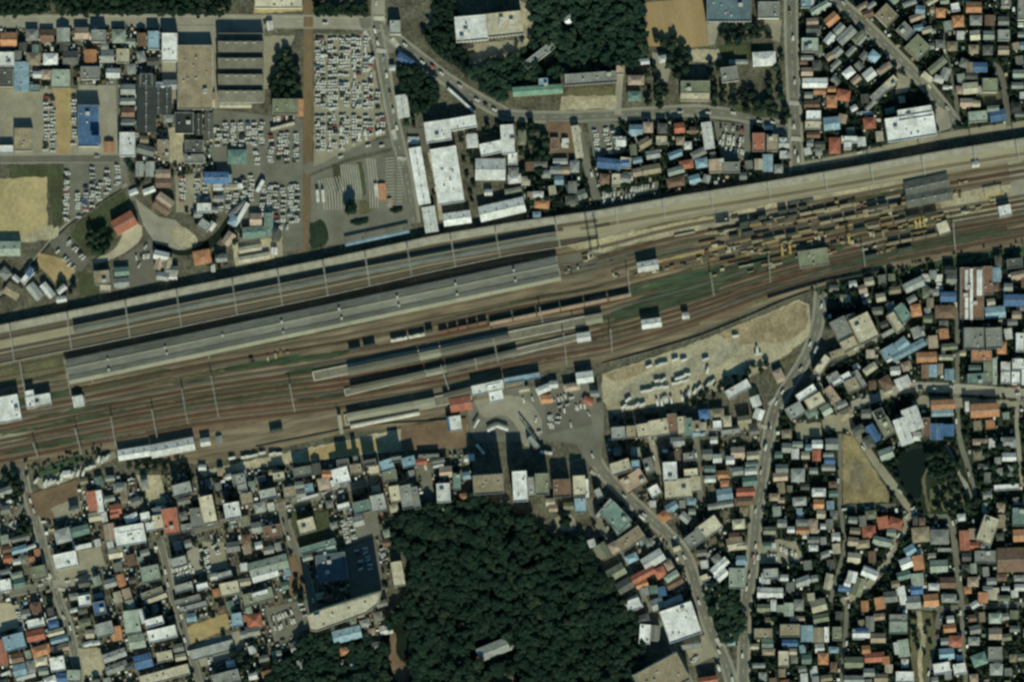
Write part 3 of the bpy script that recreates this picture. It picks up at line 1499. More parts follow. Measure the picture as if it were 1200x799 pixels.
# ================================================================ patches of ground
P = [
    ('sand_field', [(-20, 210), (55, 207), (56, 272), (28, 276), (-20, 275)], 'sandf', 3, 0),
    ('dirt_ground', [(-20, 276), (28, 276), (66, 262), (62, 244), (70, 240), (68, 280), (30, 284), (-20, 284)], 'tan', 3, 0),
    ('grass_verge', [(10, 194), (73, 193), (74, 262), (62, 268), (60, 240), (55, 207), (10, 208)], 'grass', 3, 0),
    ('pale_lot', [(-20, 104), (92, 104), (92, 181), (-20, 181)], 'lot', 4, 0),
    ('ochre_yard', [(64, 103), (84, 103), (83, 180), (66, 180)], 'ochre', 4, 0),
    ('paved_yard', [(92, 100), (136, 100), (138, 182), (92, 182)], 'conc', 4, 0),
    ('car_park', [(75, 192), (143, 191), (144, 220), (108, 240), (78, 262)], 'asph', 4, 0),
    ('grass_slope', [(144, 224), (154, 240), (140, 264), (128, 295), (105, 302), (94, 290), (80, 270), (112, 246)], 'grass', 3, 1),
    ('pale_path', [(158, 260), (168, 266), (166, 280), (150, 294), (135, 302), (112, 310), (108, 304), (128, 298), (140, 284), (150, 264)], 'pale', 3, 1),
    ('asphalt_lot', [(58, 284), (74, 272), (86, 284), (104, 306), (96, 318), (84, 318), (70, 300)], 'asphd', 4, 0),
    ('ochre_dirt', [(44, 296), (62, 300), (84, 306), (90, 322), (66, 336), (56, 320), (44, 312)], 'ochre', 4, 1),
    ('grass_verge', [(92, 318), (112, 322), (116, 345), (94, 348)], 'grass', 3, 0),
    ('asphalt_lot', [(130, 314), (150, 296), (176, 279), (184, 290), (186, 330), (130, 342)], 'asphd', 4, 0),
    ('paved_yard', [(158, 232), (186, 254), (206, 258), (232, 286), (214, 294), (184, 288), (168, 264)], 'conc', 4, 0),
    ('bare_yard', [(196, 268), (212, 262), (234, 280), (226, 290), (206, 288)], 'tan', 4, 1),
    ('stream', [(178, 284), (192, 288), (214, 294), (234, 290), (252, 272), (262, 262), (270, 250), (274, 252), (262, 278), (240, 298), (214, 300), (184, 294)], 'forest', 3, 1),
    ('dealer_yard', [(252, 128), (355, 140), (355, 292), (290, 302), (272, 262), (255, 240)], 'asph', 4, 0),
    ('gravel_yard', [(205, 205), (245, 202), (250, 240), (230, 252), (206, 248)], 'lot', 4, 0),
    ('tan_yard', [(272, 284), (330, 278), (332, 300), (276, 314)], 'tan', 4, 0),
    ('vehicle_lot', [(368, 40), (430, 40), (438, 80), (450, 130), (452, 158), (412, 174), (368, 196)], 'lot', 4, 0),
    ('depot_yard', [(364, 206), (400, 192), (462, 176), (472, 215), (482, 268), (440, 282), (364, 290)], 'asph', 4, 0),
    ('dealer_yard', [(478, 150), (500, 150), (508, 180), (480, 176)], 'asphd', 4, 0),
    ('grass_patch', [(363, 262), (380, 256), (386, 278), (380, 290), (362, 294)], 'lawn', 3, 1),
    ('grass_strip', [(389, 194), (400, 192), (398, 214), (396, 230), (392, 212)], 'grass', 3, 0),
    ('grass_strip', [(418, 190), (424, 190), (430, 228), (426, 230)], 'grass', 3, 0),
    ('grass_patch', [(420, 236), (432, 234), (434, 248), (422, 252)], 'olive', 3, 0),
    ('pale_yard', [(498, 30), (512, 0), (522, 0), (518, 40), (535, 52), (512, 54)], 'lot', 3, 0),
    ('tan_yard', [(298, -20), (354, -20), (354, 14), (298, 16)], 'sandf', 3, 0),
    ('pale_lot', [(310, 42), (346, 42), (338, 60), (324, 104), (308, 104)], 'lot', 3, 0),
    ('tan_lot', [(196, 150), (215, 148), (216, 192), (198, 192)], 'tan', 4, 0),
    ('factory_yard', [(190, 30), (310, 30), (310, 120), (250, 128), (190, 120)], 'conc', 3, 0),
    ('school_yard', [(540, 52), (618, 46), (616, 56), (592, 70), (575, 66), (560, 78), (542, 74)], 'lot', 3, 0),
    ('dirt_track', [(608, 0), (620, 6), (626, 40), (616, 56), (612, 40), (610, 14)], 'tan', 3, 0),
    ('sports_ground', [(757, 3), (790, 0), (824, -2), (830, 54), (800, 57), (757, 54)], 'sport', 3, 0),
    ('tan_yard', [(806, 58), (846, 58), (848, 68), (830, 74), (812, 72), (806, 66)], 'tan', 3, 0),
    ('concrete_apron', [(828, 28), (880, 24), (880, 27), (842, 32), (838, 52), (830, 54)], 'conc', 3, 0),
    ('rough_grass', [(842, 54), (904, 50), (906, 66), (850, 74), (844, 66)], 'grass', 3, 0),
    ('pale_yard', [(896, 24), (916, 24), (914, 50), (902, 46)], 'lot', 3, 0),
    ('garden_lawn', [(664, 103), (720, 101), (720, 112), (664, 113)], 'olive', 3, 0),
    ('pinkish_yard', [(658, 113), (722, 112), (722, 127), (655, 130)], 'tan', 3, 0),
    ('tan_yard', [(764, 62), (784, 62), (786, 82), (782, 98), (768, 96)], 'conc', 3, 0),
    ('brown_yard', [(640, 143), (668, 143), (680, 178), (642, 180)], 'brown', 4, 0),
    ('car_park', [(688, 143), (724, 143), (734, 178), (696, 186)], 'asph', 4, 0),
    ('car_park', [(836, 142), (882, 146), (878, 188), (846, 188)], 'asph', 4, 0),
    ('car_park', [(700, 232), (720, 224), (772, 212), (774, 224), (704, 240)], 'asph', 4, 0),
    ('park_grass', [(858, 120), (900, 132), (906, 140), (862, 131)], 'grass', 3, 0),
    ('concrete_yard', [(1095, 122), (1110, 130), (1116, 150), (1098, 156)], 'conc', 3, 0),
    ('pale_lot', [(1050, 84), (1066, 92), (1068, 104), (1050, 112)], 'lot', 3, 0),
    ('grass_verge', [(1150, 110), (1172, 108), (1174, 122), (1150, 124)], 'olive', 3, 0),
    ('earth_yard', [(706, 438), (760, 420), (830, 396), (900, 366), (948, 346), (950, 392), (940, 402), (905, 428), (870, 446), (830, 462), (790, 474), (740, 480), (714, 486), (704, 462)], 'tan', 4, 1),
    ('brown_ground', [(840, 392), (900, 368), (944, 350), (948, 380), (930, 398), (900, 402), (860, 404)], 'ochrem', 4, 1),
    ('brown_ground', [(706, 440), (740, 428), (770, 424), (760, 434), (724, 448)], 'ochrem', 4, 1),
    ('worn_ground', [(724, 460), (752, 440), (800, 424), (846, 404), (872, 400), (860, 418), (820, 440), (780, 462), (738, 472)], 'lotmix', 4, 1),
    ('grass_verge', [(906, 428), (940, 412), (930, 424), (912, 436)], 'olive', 3, 0),
    ('station_plaza', [(548, 478), (560, 462), (620, 452), (688, 446), (706, 456), (708, 500), (704, 546), (690, 546), (676, 520), (640, 516), (560, 518), (550, 505)], 'asph', 4, 0),
    ('plaza_paving', [(556, 470), (590, 462), (620, 466), (640, 500), (622, 524), (612, 522), (606, 498), (590, 484), (566, 492)], 'conc', 4, 1),
    ('bus_circle', [(583 + 14 * math.cos(k * .5236), 500 + 12 * math.sin(k * .5236)) for k in range(12)], 'asphd', 4, 0),
    ('parking_bay', [(638, 470), (688, 460), (694, 498), (640, 508)], 'asphd', 4, 0),
    ('bare_strip', [(232, 552), (300, 538), (420, 512), (470, 502), (548, 490), (548, 512), (520, 522), (430, 532), (300, 548), (240, 558)], 'tan', 4, 0),
    ('ochre_strip', [(350, 532), (395, 520), (440, 514), (455, 520), (440, 528), (360, 540)], 'ochre', 4, 1),
    ('brown_strip', [(470, 500), (548, 488), (546, 524), (470, 528)], 'brown', 4, 0),
    ('triangular_field', [(988, 508), (1000, 512), (1044, 580), (1042, 588), (987, 590)], 'drygrass', 4, 0),
    ('worn_ground', [(996, 540), (1012, 538), (1016, 572), (996, 576)], 'wornf', 4, 1),
    ('park_ground', [(1042, 540), (1060, 522), (1090, 514), (1112, 518), (1134, 556), (1144, 588), (1112, 602), (1074, 602), (1050, 566)], 'lawn', 3, 1),
    ('tan_park_ground', [(1090, 574), (1108, 562), (1126, 570), (1140, 588), (1112, 600), (1088, 596)], 'olive', 3, 1),
    ('pond', [(1047, 542), (1062, 528), (1078, 524), (1092, 528), (1094, 538), (1084, 552), (1080, 566), (1082, 582), (1072, 586), (1060, 574), (1050, 560)], 'pond', 5, 1),
    ('park_path', [(1092, 528), (1096, 540), (1085, 554), (1084, 566), (1088, 586), (1092, 600), (1087, 600), (1082, 576), (1080, 560), (1088, 544)], 'olive', 3, 0),
    ('park_path', [(1110, 520), (1118, 534), (1126, 556), (1134, 566), (1140, 584), (1135, 584), (1128, 566), (1114, 540), (1106, 522)], 'conc', 3, 0),
    ('park_strip', [(1068, 714), (1092, 718), (1097, 740), (1088, 776), (1080, 830), (1064, 830)], 'olive', 3, 0),
    ('park_path', [(1072, 716), (1078, 716), (1086, 744), (1080, 772), (1082, 800), (1077, 800), (1075, 770), (1080, 744)], 'tan', 3, 0),
    ('tan_car_park', [(886, 636), (912, 632), (932, 634), (942, 652), (936, 660), (890, 660)], 'lot', 4, 0),
    ('rubble_yard', [(220, 734), (265, 718), (271, 735), (224, 754)], 'ochre', 4, 0),
    ('grey_yard', [(226, 756), (280, 738), (290, 762), (236, 782)], 'conc', 4, 0),
    ('rubble_yard', [(92, 760), (118, 758), (124, 790), (98, 796)], 'tan', 4, 0),
    ('cream_lot', [(-10, 705), (22, 708), (26, 734), (-10, 742)], 'pale', 4, 0),
    ('paved_yard', [(60, 650), (118, 640), (124, 662), (70, 682)], 'lot', 4, 0),
    ('car_park', [(196, 655), (232, 640), (238, 670), (204, 685)], 'conc', 4, 0),
    ('car_park', [(236, 634), (262, 634), (268, 664), (244, 672)], 'lot', 4, 0),
    ('car_park', [(310, 712), (366, 700), (372, 732), (322, 752)], 'asph', 4, 0),
    ('brown_yard', [(338, 652), (348, 650), (360, 690), (340, 700)], 'brown', 4, 0),
    ('car_park', [(398, 602), (440, 590), (446, 625), (404, 640)], 'asph', 4, 0),
    ('dark_car_park', [(402, 642), (440, 630), (450, 690), (412, 700)], 'asphd', 4, 0),
    ('garden_lawn', [(340, 600), (384, 598), (388, 636), (350, 640)], 'grass', 3, 0),
    ('rough_ground', [(30, 580), (90, 562), (96, 600), (60, 610), (40, 604)], 'brown', 3, 0),
    ('pale_lot', [(60, 596), (92, 580), (96, 600), (66, 610)], 'lot', 4, 0),
    ('truck_yard', [(40, 562), (90, 548), (134, 528), (136, 536), (96, 556), (50, 574)], 'lot', 4, 0),
    ('tan_yard', [(160, 556), (188, 556), (196, 590), (172, 588)], 'tan', 4, 0),
    ('tan_plot', [(930, 495), (962, 495), (962, 512), (934, 514)], 'lot', 4, 0),
    ('lane_corner', [(962, 488), (988, 485), (992, 504), (966, 506)], 'lot', 4, 0),
    ('pale_yard', [(750, 556), (760, 552), (770, 560), (752, 566)], 'lot', 4, 0),
    ('car_park', [(800, 750), (828, 742), (842, 766), (812, 780)], 'lot', 4, 0),
    ('paved_plot', [(650, 606), (668, 600), (676, 612), (672, 622), (656, 622)], 'conc', 4, 1),
    ('pale_ground', [(1068, 470), (1078, 464), (1130, 466), (1200, 470), (1200, 476), (1070, 478)], 'lot', 3, 0),
]
GM['pond'] = bpy.data.materials.new('pond_water')
GM['pond'].use_nodes = True
_b = GM['pond'].node_tree.nodes['Principled BSDF']
_b.inputs['Base Color'].default_value = (0.008, 0.014, 0.012, 1)
_b.inputs['Roughness'].default_value = 0.2
_b.inputs['Specular IOR Level'].default_value = 0.2
for nm, p, m, oc, sm in P:
    patch(nm, p, GM[m], occ=oc, sm=sm)

# ================================================================ landmarks used to describe where things stand
LM = [('the dark pond', 1070, 555), ('the triangular sandy field', 1008, 560), ('the wooded hill', 600, 700),
      ('the station plaza', 640, 485), ('the bare earth yard', 820, 425), ('the blue gymnasium', 853, 12),
      ('the brown sports ground', 790, 30), ('the sawtooth factory', 283, 75), ('the bright blue shed', 105, 148),
      ('the yellow sand field', 25, 240), ('the red-roofed hall', 147, 262), ('the vehicle lot', 408, 110),
      ('the bus depot', 420, 235), ('the big white warehouse', 524, 206), ('the white school', 552, 35),
      ('the long teal school wing', 630, 107), ('the rust warehouse', 1138, 344), ('the large white complex', 1065, 148),
      ('the tall cream slab', 404, 713), ('the orange rubble yard', 245, 735), ('the tree island', 850, 720),
      ('the white roof with vents', 797, 728), ('the slim white tower', 784, 552), ('the green diagonal roof', 1074, 57),
      ('the large red roof', 201, 610), ('the long white trackside shed', 187, 527), ('the reddish path', 361, 150),
      ('the road junction by the yard', 910, 485), ('the long brown hall', 1185, 655), ('the grassy park strip', 1080, 750),
      ('the twin white halls', 1062, 500), ('the blue patch roof', 363, 572), ('the tan car park', 918, 645),
      ('the white plaza tower', 609, 568), ('the concrete block by the bend', 1010, 385), ('the round crossing', 445, 45),
      ('the cream row by the avenue', 1182, 440), ('the orange-roofed trio', 978, 122)]
DIRS = ['right of', 'up and right of', 'above', 'up and left of', 'left of', 'down and left of', 'below', 'down and right of']
ORD = ['nearest', 'second nearest', 'third nearest', 'fourth nearest', 'fifth nearest', 'sixth nearest', 'seventh nearest', 'eighth nearest',
       'ninth nearest', 'tenth nearest', 'eleventh nearest', 'twelfth nearest']


def near(x, y):
    b = min(LM, key=lambda l: math.hypot(l[1] - x, l[2] - y))
    dx, dy = x - b[1], b[2] - y
    k = int(((math.degrees(math.atan2(dy, dx)) + 360 + 22.5) % 360) // 45)
    return b[0], DIRS[k], math.hypot(dx, dy)


PENDING = {}                                     # head phrase + place -> [(distance, object)]


def say(o, head, x, y):
    l, dr, ds = near(x, y)
    if ds < 7:
        PENDING.setdefault((head, 'at', l), []).append((ds, o))
    else:
        PENDING.setdefault((head, dr, l), []).append((ds, o))


def speak():
    for (head, dr, l), lst in PENDING.items():
        lst.sort(key=lambda t: t[0])
        for i, (ds, o) in enumerate(lst):
            if len(lst) == 1:
                o['label'] = f'{head} {dr} {l}'
            elif len(f'{head}, {ORD[min(i, 11)]} one {dr} {l}'.split()) > 16:
                o['label'] = f'{head}, {ORD[min(i, 11)]} {dr} {l}'
            else:
                o['label'] = f'{head}, {ORD[min(i, 11)]} one {dr} {l}'


# ================================================================ buildings
KINDS = {'h': ('house', 'house'), 's': ('shop_building', 'building'), 'w': ('warehouse', 'warehouse'), 'o': ('office_building', 'office building'),
         'a': ('apartment_block', 'apartment block'), 'd': ('shed', 'shed'), 'x': ('school_building', 'school building'), 'y': ('hall', 'hall')}


def parse():
    out = []
    ox = oy = 0; sc = 1.0
    for ln in BUILDINGS.split('\n'):
        t = ln.split()
        if not t: continue
        if t[0][0] == '@':
            ox, oy, sc = float(t[0][1:]), float(t[1]), float(t[2])
            continue
        cx, cy, w, h, a = (float(v) for v in t[:5])
        spec = t[6] if len(t) > 6 else ''
        x, y, w, h = ox + cx / sc, oy + cy / sc, w / sc, h / sc
        r = 'g'; ht = None; kd = 'h'
        if spec:
            r = spec[0]
            num = ''.join(c for c in spec[1:] if c.isdigit())
            ht = float(num)
            kd = spec[-1] if spec[-1].isalpha() and len(spec) > 1 + len(num) else 'h'
        out.append(dict(x=x, y=y, w=w, h=h, a=a, c=t[5], r=r, ht=ht, k=kd))
    return out


BL = parse()
brng = random.Random(11)
for i, b in enumerate(BL):
    if b['ht'] is None:
        b['ht'] = brng.choice((6.0, 6.5, 7.0, 7.2, 7.6)) if b['w'] * b['h'] > 55 else brng.choice((3.6, 4.2, 5.2, 6.0))
        if b['w'] * b['h'] > 75 and brng.random() < .3:
            b['r'] = 'p'
    if b['ht'] >= 15: b['ht'] *= .80
    if b['k'] == 'h' and b['x'] > 690:
        b['ht'] *= 1.18; b['w'] *= .93; b['h'] *= .91
    b['ht'] += (i % 23) * 0.017                  # no two neighbouring roofs are ever quite level
    ca, sa = math.cos(R(b['a'])), math.sin(R(b['a']))
    b['q'] = [(b['x'] + u * ca + v * sa, b['y'] - u * sa + v * ca) for u, v in
              ((-b['w'] / 2, -b['h'] / 2), (b['w'] / 2, -b['h'] / 2), (b['w'] / 2, b['h'] / 2), (-b['w'] / 2, b['h'] / 2))]
    occ_poly(b['q'], 1)


def roof_gable(mb, w, d, z, rise, ov):           # ridge along x; thick eaves
    w2, d2 = w / 2 + ov, d / 2 + ov
    t = 0.25
    dz = rise * ov / (d / 2)
    ze = z - dz
    for zo, flip in ((0, 0), (-t, 1)):
        a = [(-w2, -d2, ze + zo), (w2, -d2, ze + zo), (w2, 0, z + rise + zo), (-w2, 0, z + rise + zo)]
        b = [(-w2, 0, z + rise + zo), (w2, 0, z + rise + zo), (w2, d2, ze + zo), (-w2, d2, ze + zo)]
        for q in (a, b):
            mb.poly(q[::-1] if flip else q)
    e = [(-w2, -d2, ze), (-w2, 0, z + rise), (-w2, d2, ze)]
    for sx in (1, -1):
        pts = [(sx * -p[0] * 1.0, p[1], p[2]) for p in e]
        for i in range(2):
            q = [pts[i], pts[i + 1], (pts[i + 1][0], pts[i + 1][1], pts[i + 1][2] - t), (pts[i][0], pts[i][1], pts[i][2] - t)]
            mb.poly(q)
    for sy in (-1, 1):
        mb.poly([(-w2, sy * d2, ze - t), (w2, sy * d2, ze - t), (w2, sy * d2, ze), (-w2, sy * d2, ze)])


def roof_hip(mb, w, d, z, rise, ov):
    w2, d2 = w / 2 + ov, d / 2 + ov
    r2 = max(0.0, w2 - d2)
    t = 0.25
    A, B, Cc, D_ = (-w2, -d2, z), (w2, -d2, z), (w2, d2, z), (-w2, d2, z)
    E, F = (-r2, 0, z + rise), (r2, 0, z + rise)
    if r2 > 0.05:
        mb.poly([A, B, F, E]); mb.poly([Cc, D_, E, F])
    else:
        mb.poly([A, B, E]); mb.poly([Cc, D_, E]); F = E
    mb.poly([B, Cc, F]); mb.poly([D_, A, E])
    q = [A, B, Cc, D_]
    for i in range(4):
        a, b = q[i], q[(i + 1) % 4]
        mb.poly([(a[0], a[1], a[2] - t), (b[0], b[1], b[2] - t), b, a])
    mb.poly([(p[0], p[1], p[2] - t) for p in q[::-1]])


UNIT_MESH = {}


def unit_mesh(kind):
    if kind not in UNIT_MESH:
        mb = MB()
        if kind in ('rooftop_unit', 'roof_vent'):
            mb.box(0, 0, 1, 1, 0, 0.8)
            mb.box(0, 0, .7, .7, .8, 1.0)
        elif kind == 'stair_head':
            mb.box(0, 0, 1, 1, 0, 0.92)
            mb.box(0, 0, 1.1, 1.1, .92, 1.0)
        else:
            n = 10
            mb.prism([(0.5 * math.cos(k * 2 * math.pi / n), 0.5 * math.sin(k * 2 * math.pi / n)) for k in range(n)], 0, 1)
        UNIT_MESH[kind] = mb.mesh(kind, M_UNIT)
    return UNIT_MESH[kind]


def put_unit(kind, parent, x, y, z, sx, sy, sz, rz=0.0):
    o = bpy.data.objects.new(kind, unit_mesh(kind))
    C.objects.link(o)
    o.parent = parent
    o.location = (x, y, z); o.scale = (sx, sy, sz); o.rotation_euler = (0, 0, rz)
    return o


SHAPE = {'f': 'flat-roofed', 'g': 'gabled', 'p': 'hip-roofed'}


def make_building(b, rich=True):
    x, y = W(b['x'], b['y'])
    w, d, a = b['w'] * S, b['h'] * S, R(b['a'])
    if d > w and b['r'] != 'f':                  # the ridge follows the longer side
        w, d, a = d, w, a + math.pi / 2
    nm, cat = KINDS[b['k']]
    root = empty(nm, x, y, 0, a)
    root['category'] = cat
    root['group'] = {'house': 'houses of the town', 'shop_building': 'town buildings'}.get(nm, nm.replace('_', ' ') + 's around the station')
    ht = b['ht']
    wm = WALLS[brng.randrange(4)] if b['k'] != 'w' else WALLS[brng.choice((1, 2))]
    wall = MB()
    col = b['c']
    if b['r'] == 'f':
        wall.box(0, 0, w, d, 0, ht, top=False)
        wall.build('wall', wm, root)
        rf = MB()
        rf.box(0, 0, w - .5, d - .5, ht - .5, ht - .02)
        roof_o = rf.build('roof', DECK[col], root)
        if min(w, d) > 4.5:
            pa = MB()
            t, hh = 0.32, 0.7 if ht < 12 else 1.1
            pa.box(0, d / 2 - t / 2, w + .06, t, ht - .6, ht + hh)
            pa.box(0, -d / 2 + t / 2, w + .06, t, ht - .6, ht + hh)
            pa.box(w / 2 - t / 2 + .03, 0, t, d - 2 * t - .02, ht - .6, ht + hh - .03)
            pa.box(-w / 2 + t / 2 - .03, 0, t, d - 2 * t - .02, ht - .6, ht + hh - .03)
            pa.build('parapet', DECK[col if col in 'WLCMbP' else 'L'], root)
        if rich and w * d > 60 and b['k'] not in 'd':
            n = 1 + int(w * d / 160)
            for _ in range(min(n, 9)):
                k = brng.random()
                ux, uy = brng.uniform(-.36, .36) * w, brng.uniform(-.36, .36) * d
                if k < .7:
                    put_unit('rooftop_unit', roof_o, ux, uy, ht - .02, brng.uniform(1, 2.2), brng.uniform(.9, 1.6), brng.uniform(.8, 1.6), brng.choice((0, math.pi / 2)))
                elif k < .85:
                    put_unit('water_tank', roof_o, ux, uy, ht - .02, 1.6, 1.6, 1.8)
                else:
                    s1 = min(3.4, min(w, d) * .35)
                    put_unit('stair_head', roof_o, ux, uy, ht - .02, s1, s1 * .85, 2.6)
        if ht >= 12:
            wn = MB()
            for fl in range(int(ht / 3.1)):
                z = 1.2 + fl * 3.1
                for sx in range(max(1, int(w / 3))):
                    ux = (sx + .5) * w / max(1, int(w / 3)) - w / 2
                    for sy in (-1, 1):
                        wn.box(ux, sy * (d / 2 + .01), 1.5, .1, z, z + 1.3)
            wo = wn.build('window', M_GLASS, root)
            wo['kind'] = 'stuff'
    else:
        rise = min(d * (0.21 if b['k'] == 'h' else 0.13), 3.2)
        e = ht - rise
        ov = 0.45 if b['k'] == 'h' else 0.3
        wall.box(0, 0, w, d, 0, e - .02, top=False)
        if b['r'] == 'g':
            for sx in (-1, 1):
                q = [(sx * w / 2, -d / 2, e - .02), (sx * w / 2, d / 2, e - .02), (sx * w / 2, 0, e + rise - .3)]
                wall.poly(q if sx > 0 else q[::-1])
        wall.build('wall', wm, root)
        rf = MB()
        (roof_gable if b['r'] == 'g' else roof_hip)(rf, w, d, e, rise, ov)
        roof_o = rf.build('roof', ROOF[col], root)
        if b['r'] == 'g' and rich:
            rc = MB()
            rc.box(0, 0, w + 2 * ov + .02, .45, ht - .12, ht + .1)
            rc.build('ridge_cap', ROOF[col if b['k'] == 'h' else 'L'], roof_o)
        if rich and b['k'] == 'h' and w * d > 45 and brng.random() < .6:    # lean-to porch roof against one side
            sy = brng.choice((-1, 1))
            pw = w * brng.uniform(.4, .8)
            px = brng.uniform(-1, 1) * (w - pw) / 2
            pr = MB()
            y0, y1 = sy * d / 2, sy * (d / 2 + 1.7)
            q = [(px - pw / 2, y0, 3.3), (px + pw / 2, y0, 3.3), (px + pw / 2, y1, 2.6), (px - pw / 2, y1, 2.6)]
            pr.poly(q if sy < 0 else q[::-1])
            lo = [(p[0], p[1], p[2] - .2) for p in q]
            pr.poly(lo[::-1] if sy < 0 else lo)
            for i in range(4):
                j = (i + 1) % 4
                pr.poly([lo[i], lo[j], q[j], q[i]])
            pr.build('porch_roof', ROOF[brng.choice((col, col, 'G', 'L'))], root)
        if rich and b['k'] == 'w' and w > 16:
            for k in range(max(2, int(w / 9))):
                put_unit('roof_vent', roof_o, (k + .5) * w / max(2, int(w / 9)) - w / 2, 0, ht, 1.1, 1.1, 1.1)
    say(root, f"{COL[col][1]} {SHAPE[b['r']]} {cat}", b['x'], b['y'])
    return root


houses = [b for b in BL if b['k'] == 'h']
onview = lambda b: -4 < b['x'] < 1204 and -4 < b['y'] < 803
shops = [b for b in BL if b['k'] == 's']
for b in houses + shops:
    b['small'] = False
for lst in (houses, shops):
    lst.sort(key=lambda b: -(b['w'] * b['h'] if onview(b) else 0))
    for b in lst[296:]:
        b['small'] = True
small = [b for b in BL if b.get('small')]
for b in BL:
    if not b.get('small'):
        b['root'] = make_building(b)

# the smallest houses beyond the individually built ones: one mass of small roofs
sm_mb = MB()
SM_KEYS = list(COL)


def small_house(mb, b):
    x, y = W(b['x'], b['y'])
    w, d, a = b['w'] * S, b['h'] * S, R(b['a'])
    if d > w:
        w, d, a = d, w, a + math.pi / 2
    rise = d * .2
    e = b['ht'] - rise
    t = MB()
    mi = SM_KEYS.index(b['c'])
    t.box(0, 0, w, d, 0, e - .02, m=len(SM_KEYS), top=False)
    n0 = len(t.f)
    (roof_hip if b['r'] == 'p' else roof_gable)(t, w, d, e, rise, .4)
    t.mi = [m if i < n0 else mi for i, m in enumerate(t.mi)]
    ca, sa = math.cos(a), math.sin(a)
    i0 = len(mb.v)
    mb.v += [(x + p[0] * ca - p[1] * sa, y + p[0] * sa + p[1] * ca, p[2]) for p in t.v]
    mb.f += [tuple(i0 + k for k in f) for f in t.f]
    mb.mi += t.mi


for b in small:
    small_house(sm_mb, b)

# a few more small roofs where the quarters still have gaps
frng = random.Random(5)
PAL = 'LLLLGGGGGWWWDDrrPttOMMbCCTNN'
for key, (poly, ang) in RES.items():
    xs = [p[0] for p in poly]; ys = [p[1] for p in poly]
    for _ in range(int((max(xs) - min(xs)) * (max(ys) - min(ys)) / 60)):
        x, y = frng.uniform(min(xs), max(xs)), frng.uniform(min(ys), max(ys))
        if not in_poly(x, y, poly): continue
        w, h = frng.uniform(7, 13), frng.uniform(6, 10)
        if not free(x, y, int(max(w, h) / 2) + 1): continue
        a = ang + frng.choice((0, 90)) + frng.uniform(-5, 5)
        if key == 'north_east' and 955 < x < 1080 and y < 100: a += 38
        b = dict(x=x, y=y, w=w, h=h, a=a, c=frng.choice(PAL), r=frng.choice('gggp'), ht=frng.choice((5, 6, 6.5, 7)) + frng.random() * .3, k='h')
        small_house(sm_mb, b)
        ca, sa = math.cos(R(a)), math.sin(R(a))
        occ_poly([(x + u * ca + v * sa, y - u * sa + v * ca) for u, v in ((-w / 2, -h / 2), (w / 2, -h / 2), (w / 2, h / 2), (-w / 2, h / 2))], 1)
so = sm_mb.build('small_houses', [ROOF[k] for k in SM_KEYS] + [WALLS[0]])
tag(so, 'crowd of small house and outbuilding roofs filling the gaps between larger buildings', 'houses', kind='stuff')

# ================================================================ special large buildings
def tall_slab():
    pts = [(362.5, 718), (380, 711), (447.5, 690), (445, 704), (431, 715), (374, 736), (367, 735)]
    ox, oy = W(404, 713)
    q = [(W(*p)[0] - ox, W(*p)[1] - oy) for p in pts]
    H = 33.5
    root = empty('apartment_block', ox, oy)
    tag(root, 'tall cream apartment slab throwing the longest shadow over a blue roof', 'apartment block', 'apartment blocks around the station')
    w = MB(); w.prism(q, 0, H - .4); w.build('wall', WALLS[0], root)
    c0 = (sum(p[0] for p in q) / len(q), sum(p[1] for p in q) / len(q))
    r = MB(); r.prism([(c0[0] + (p[0] - c0[0]) * .975, c0[1] + (p[1] - c0[1]) * .93) for p in q], H - .3, H); r.build('roof', DECK['C'], root)
    n = len(q)
    for i in range(n):
        a, b = q[i], q[(i + 1) % n]
        p = MB()
        L_ = math.hypot(b[0] - a[0], b[1] - a[1])
        p.box((a[0] + b[0]) / 2, (a[1] + b[1]) / 2, L_ - .02 * i, .4, H - .5, H + 1.0 - i * .02, math.atan2(b[1] - a[1], b[0] - a[0]))
        p.build('parapet', DECK['C'], root)
    for fx, fy, s in ((374, 719, 4.5), (392, 716, 1.6), (411, 710, 1.6), (430, 703, 1.6), (382, 729, 1.5)):
        x, y = W(fx, fy)
        put_unit('stair_head' if s > 3 else 'rooftop_unit', root, x - ox, y - oy, H, s, s * .8, 3.2 if s > 3 else 1.4, R(17))
    wn = MB()
    a, b = q[2], q[0]
    for (a, b) in ((q[5], q[4]), (q[0], q[2])):
        for fl in range(10):
            for k in range(22):
                t = (k + .5) / 22
                wn.box(a[0] + (b[0] - a[0]) * t, a[1] + (b[1] - a[1]) * t, 1.6, .3, 1.2 + fl * 3.1, 2.6 + fl * 3.1, math.atan2(b[1] - a[1], b[0] - a[0]))
    tag(wn.build('window', M_GLASS, root), kind='stuff')
    occ_poly(pts, 1)


tall_slab()


M_FACT = mat('factory_sheet', (0.125, 0.12, 0.10), stain=.3)


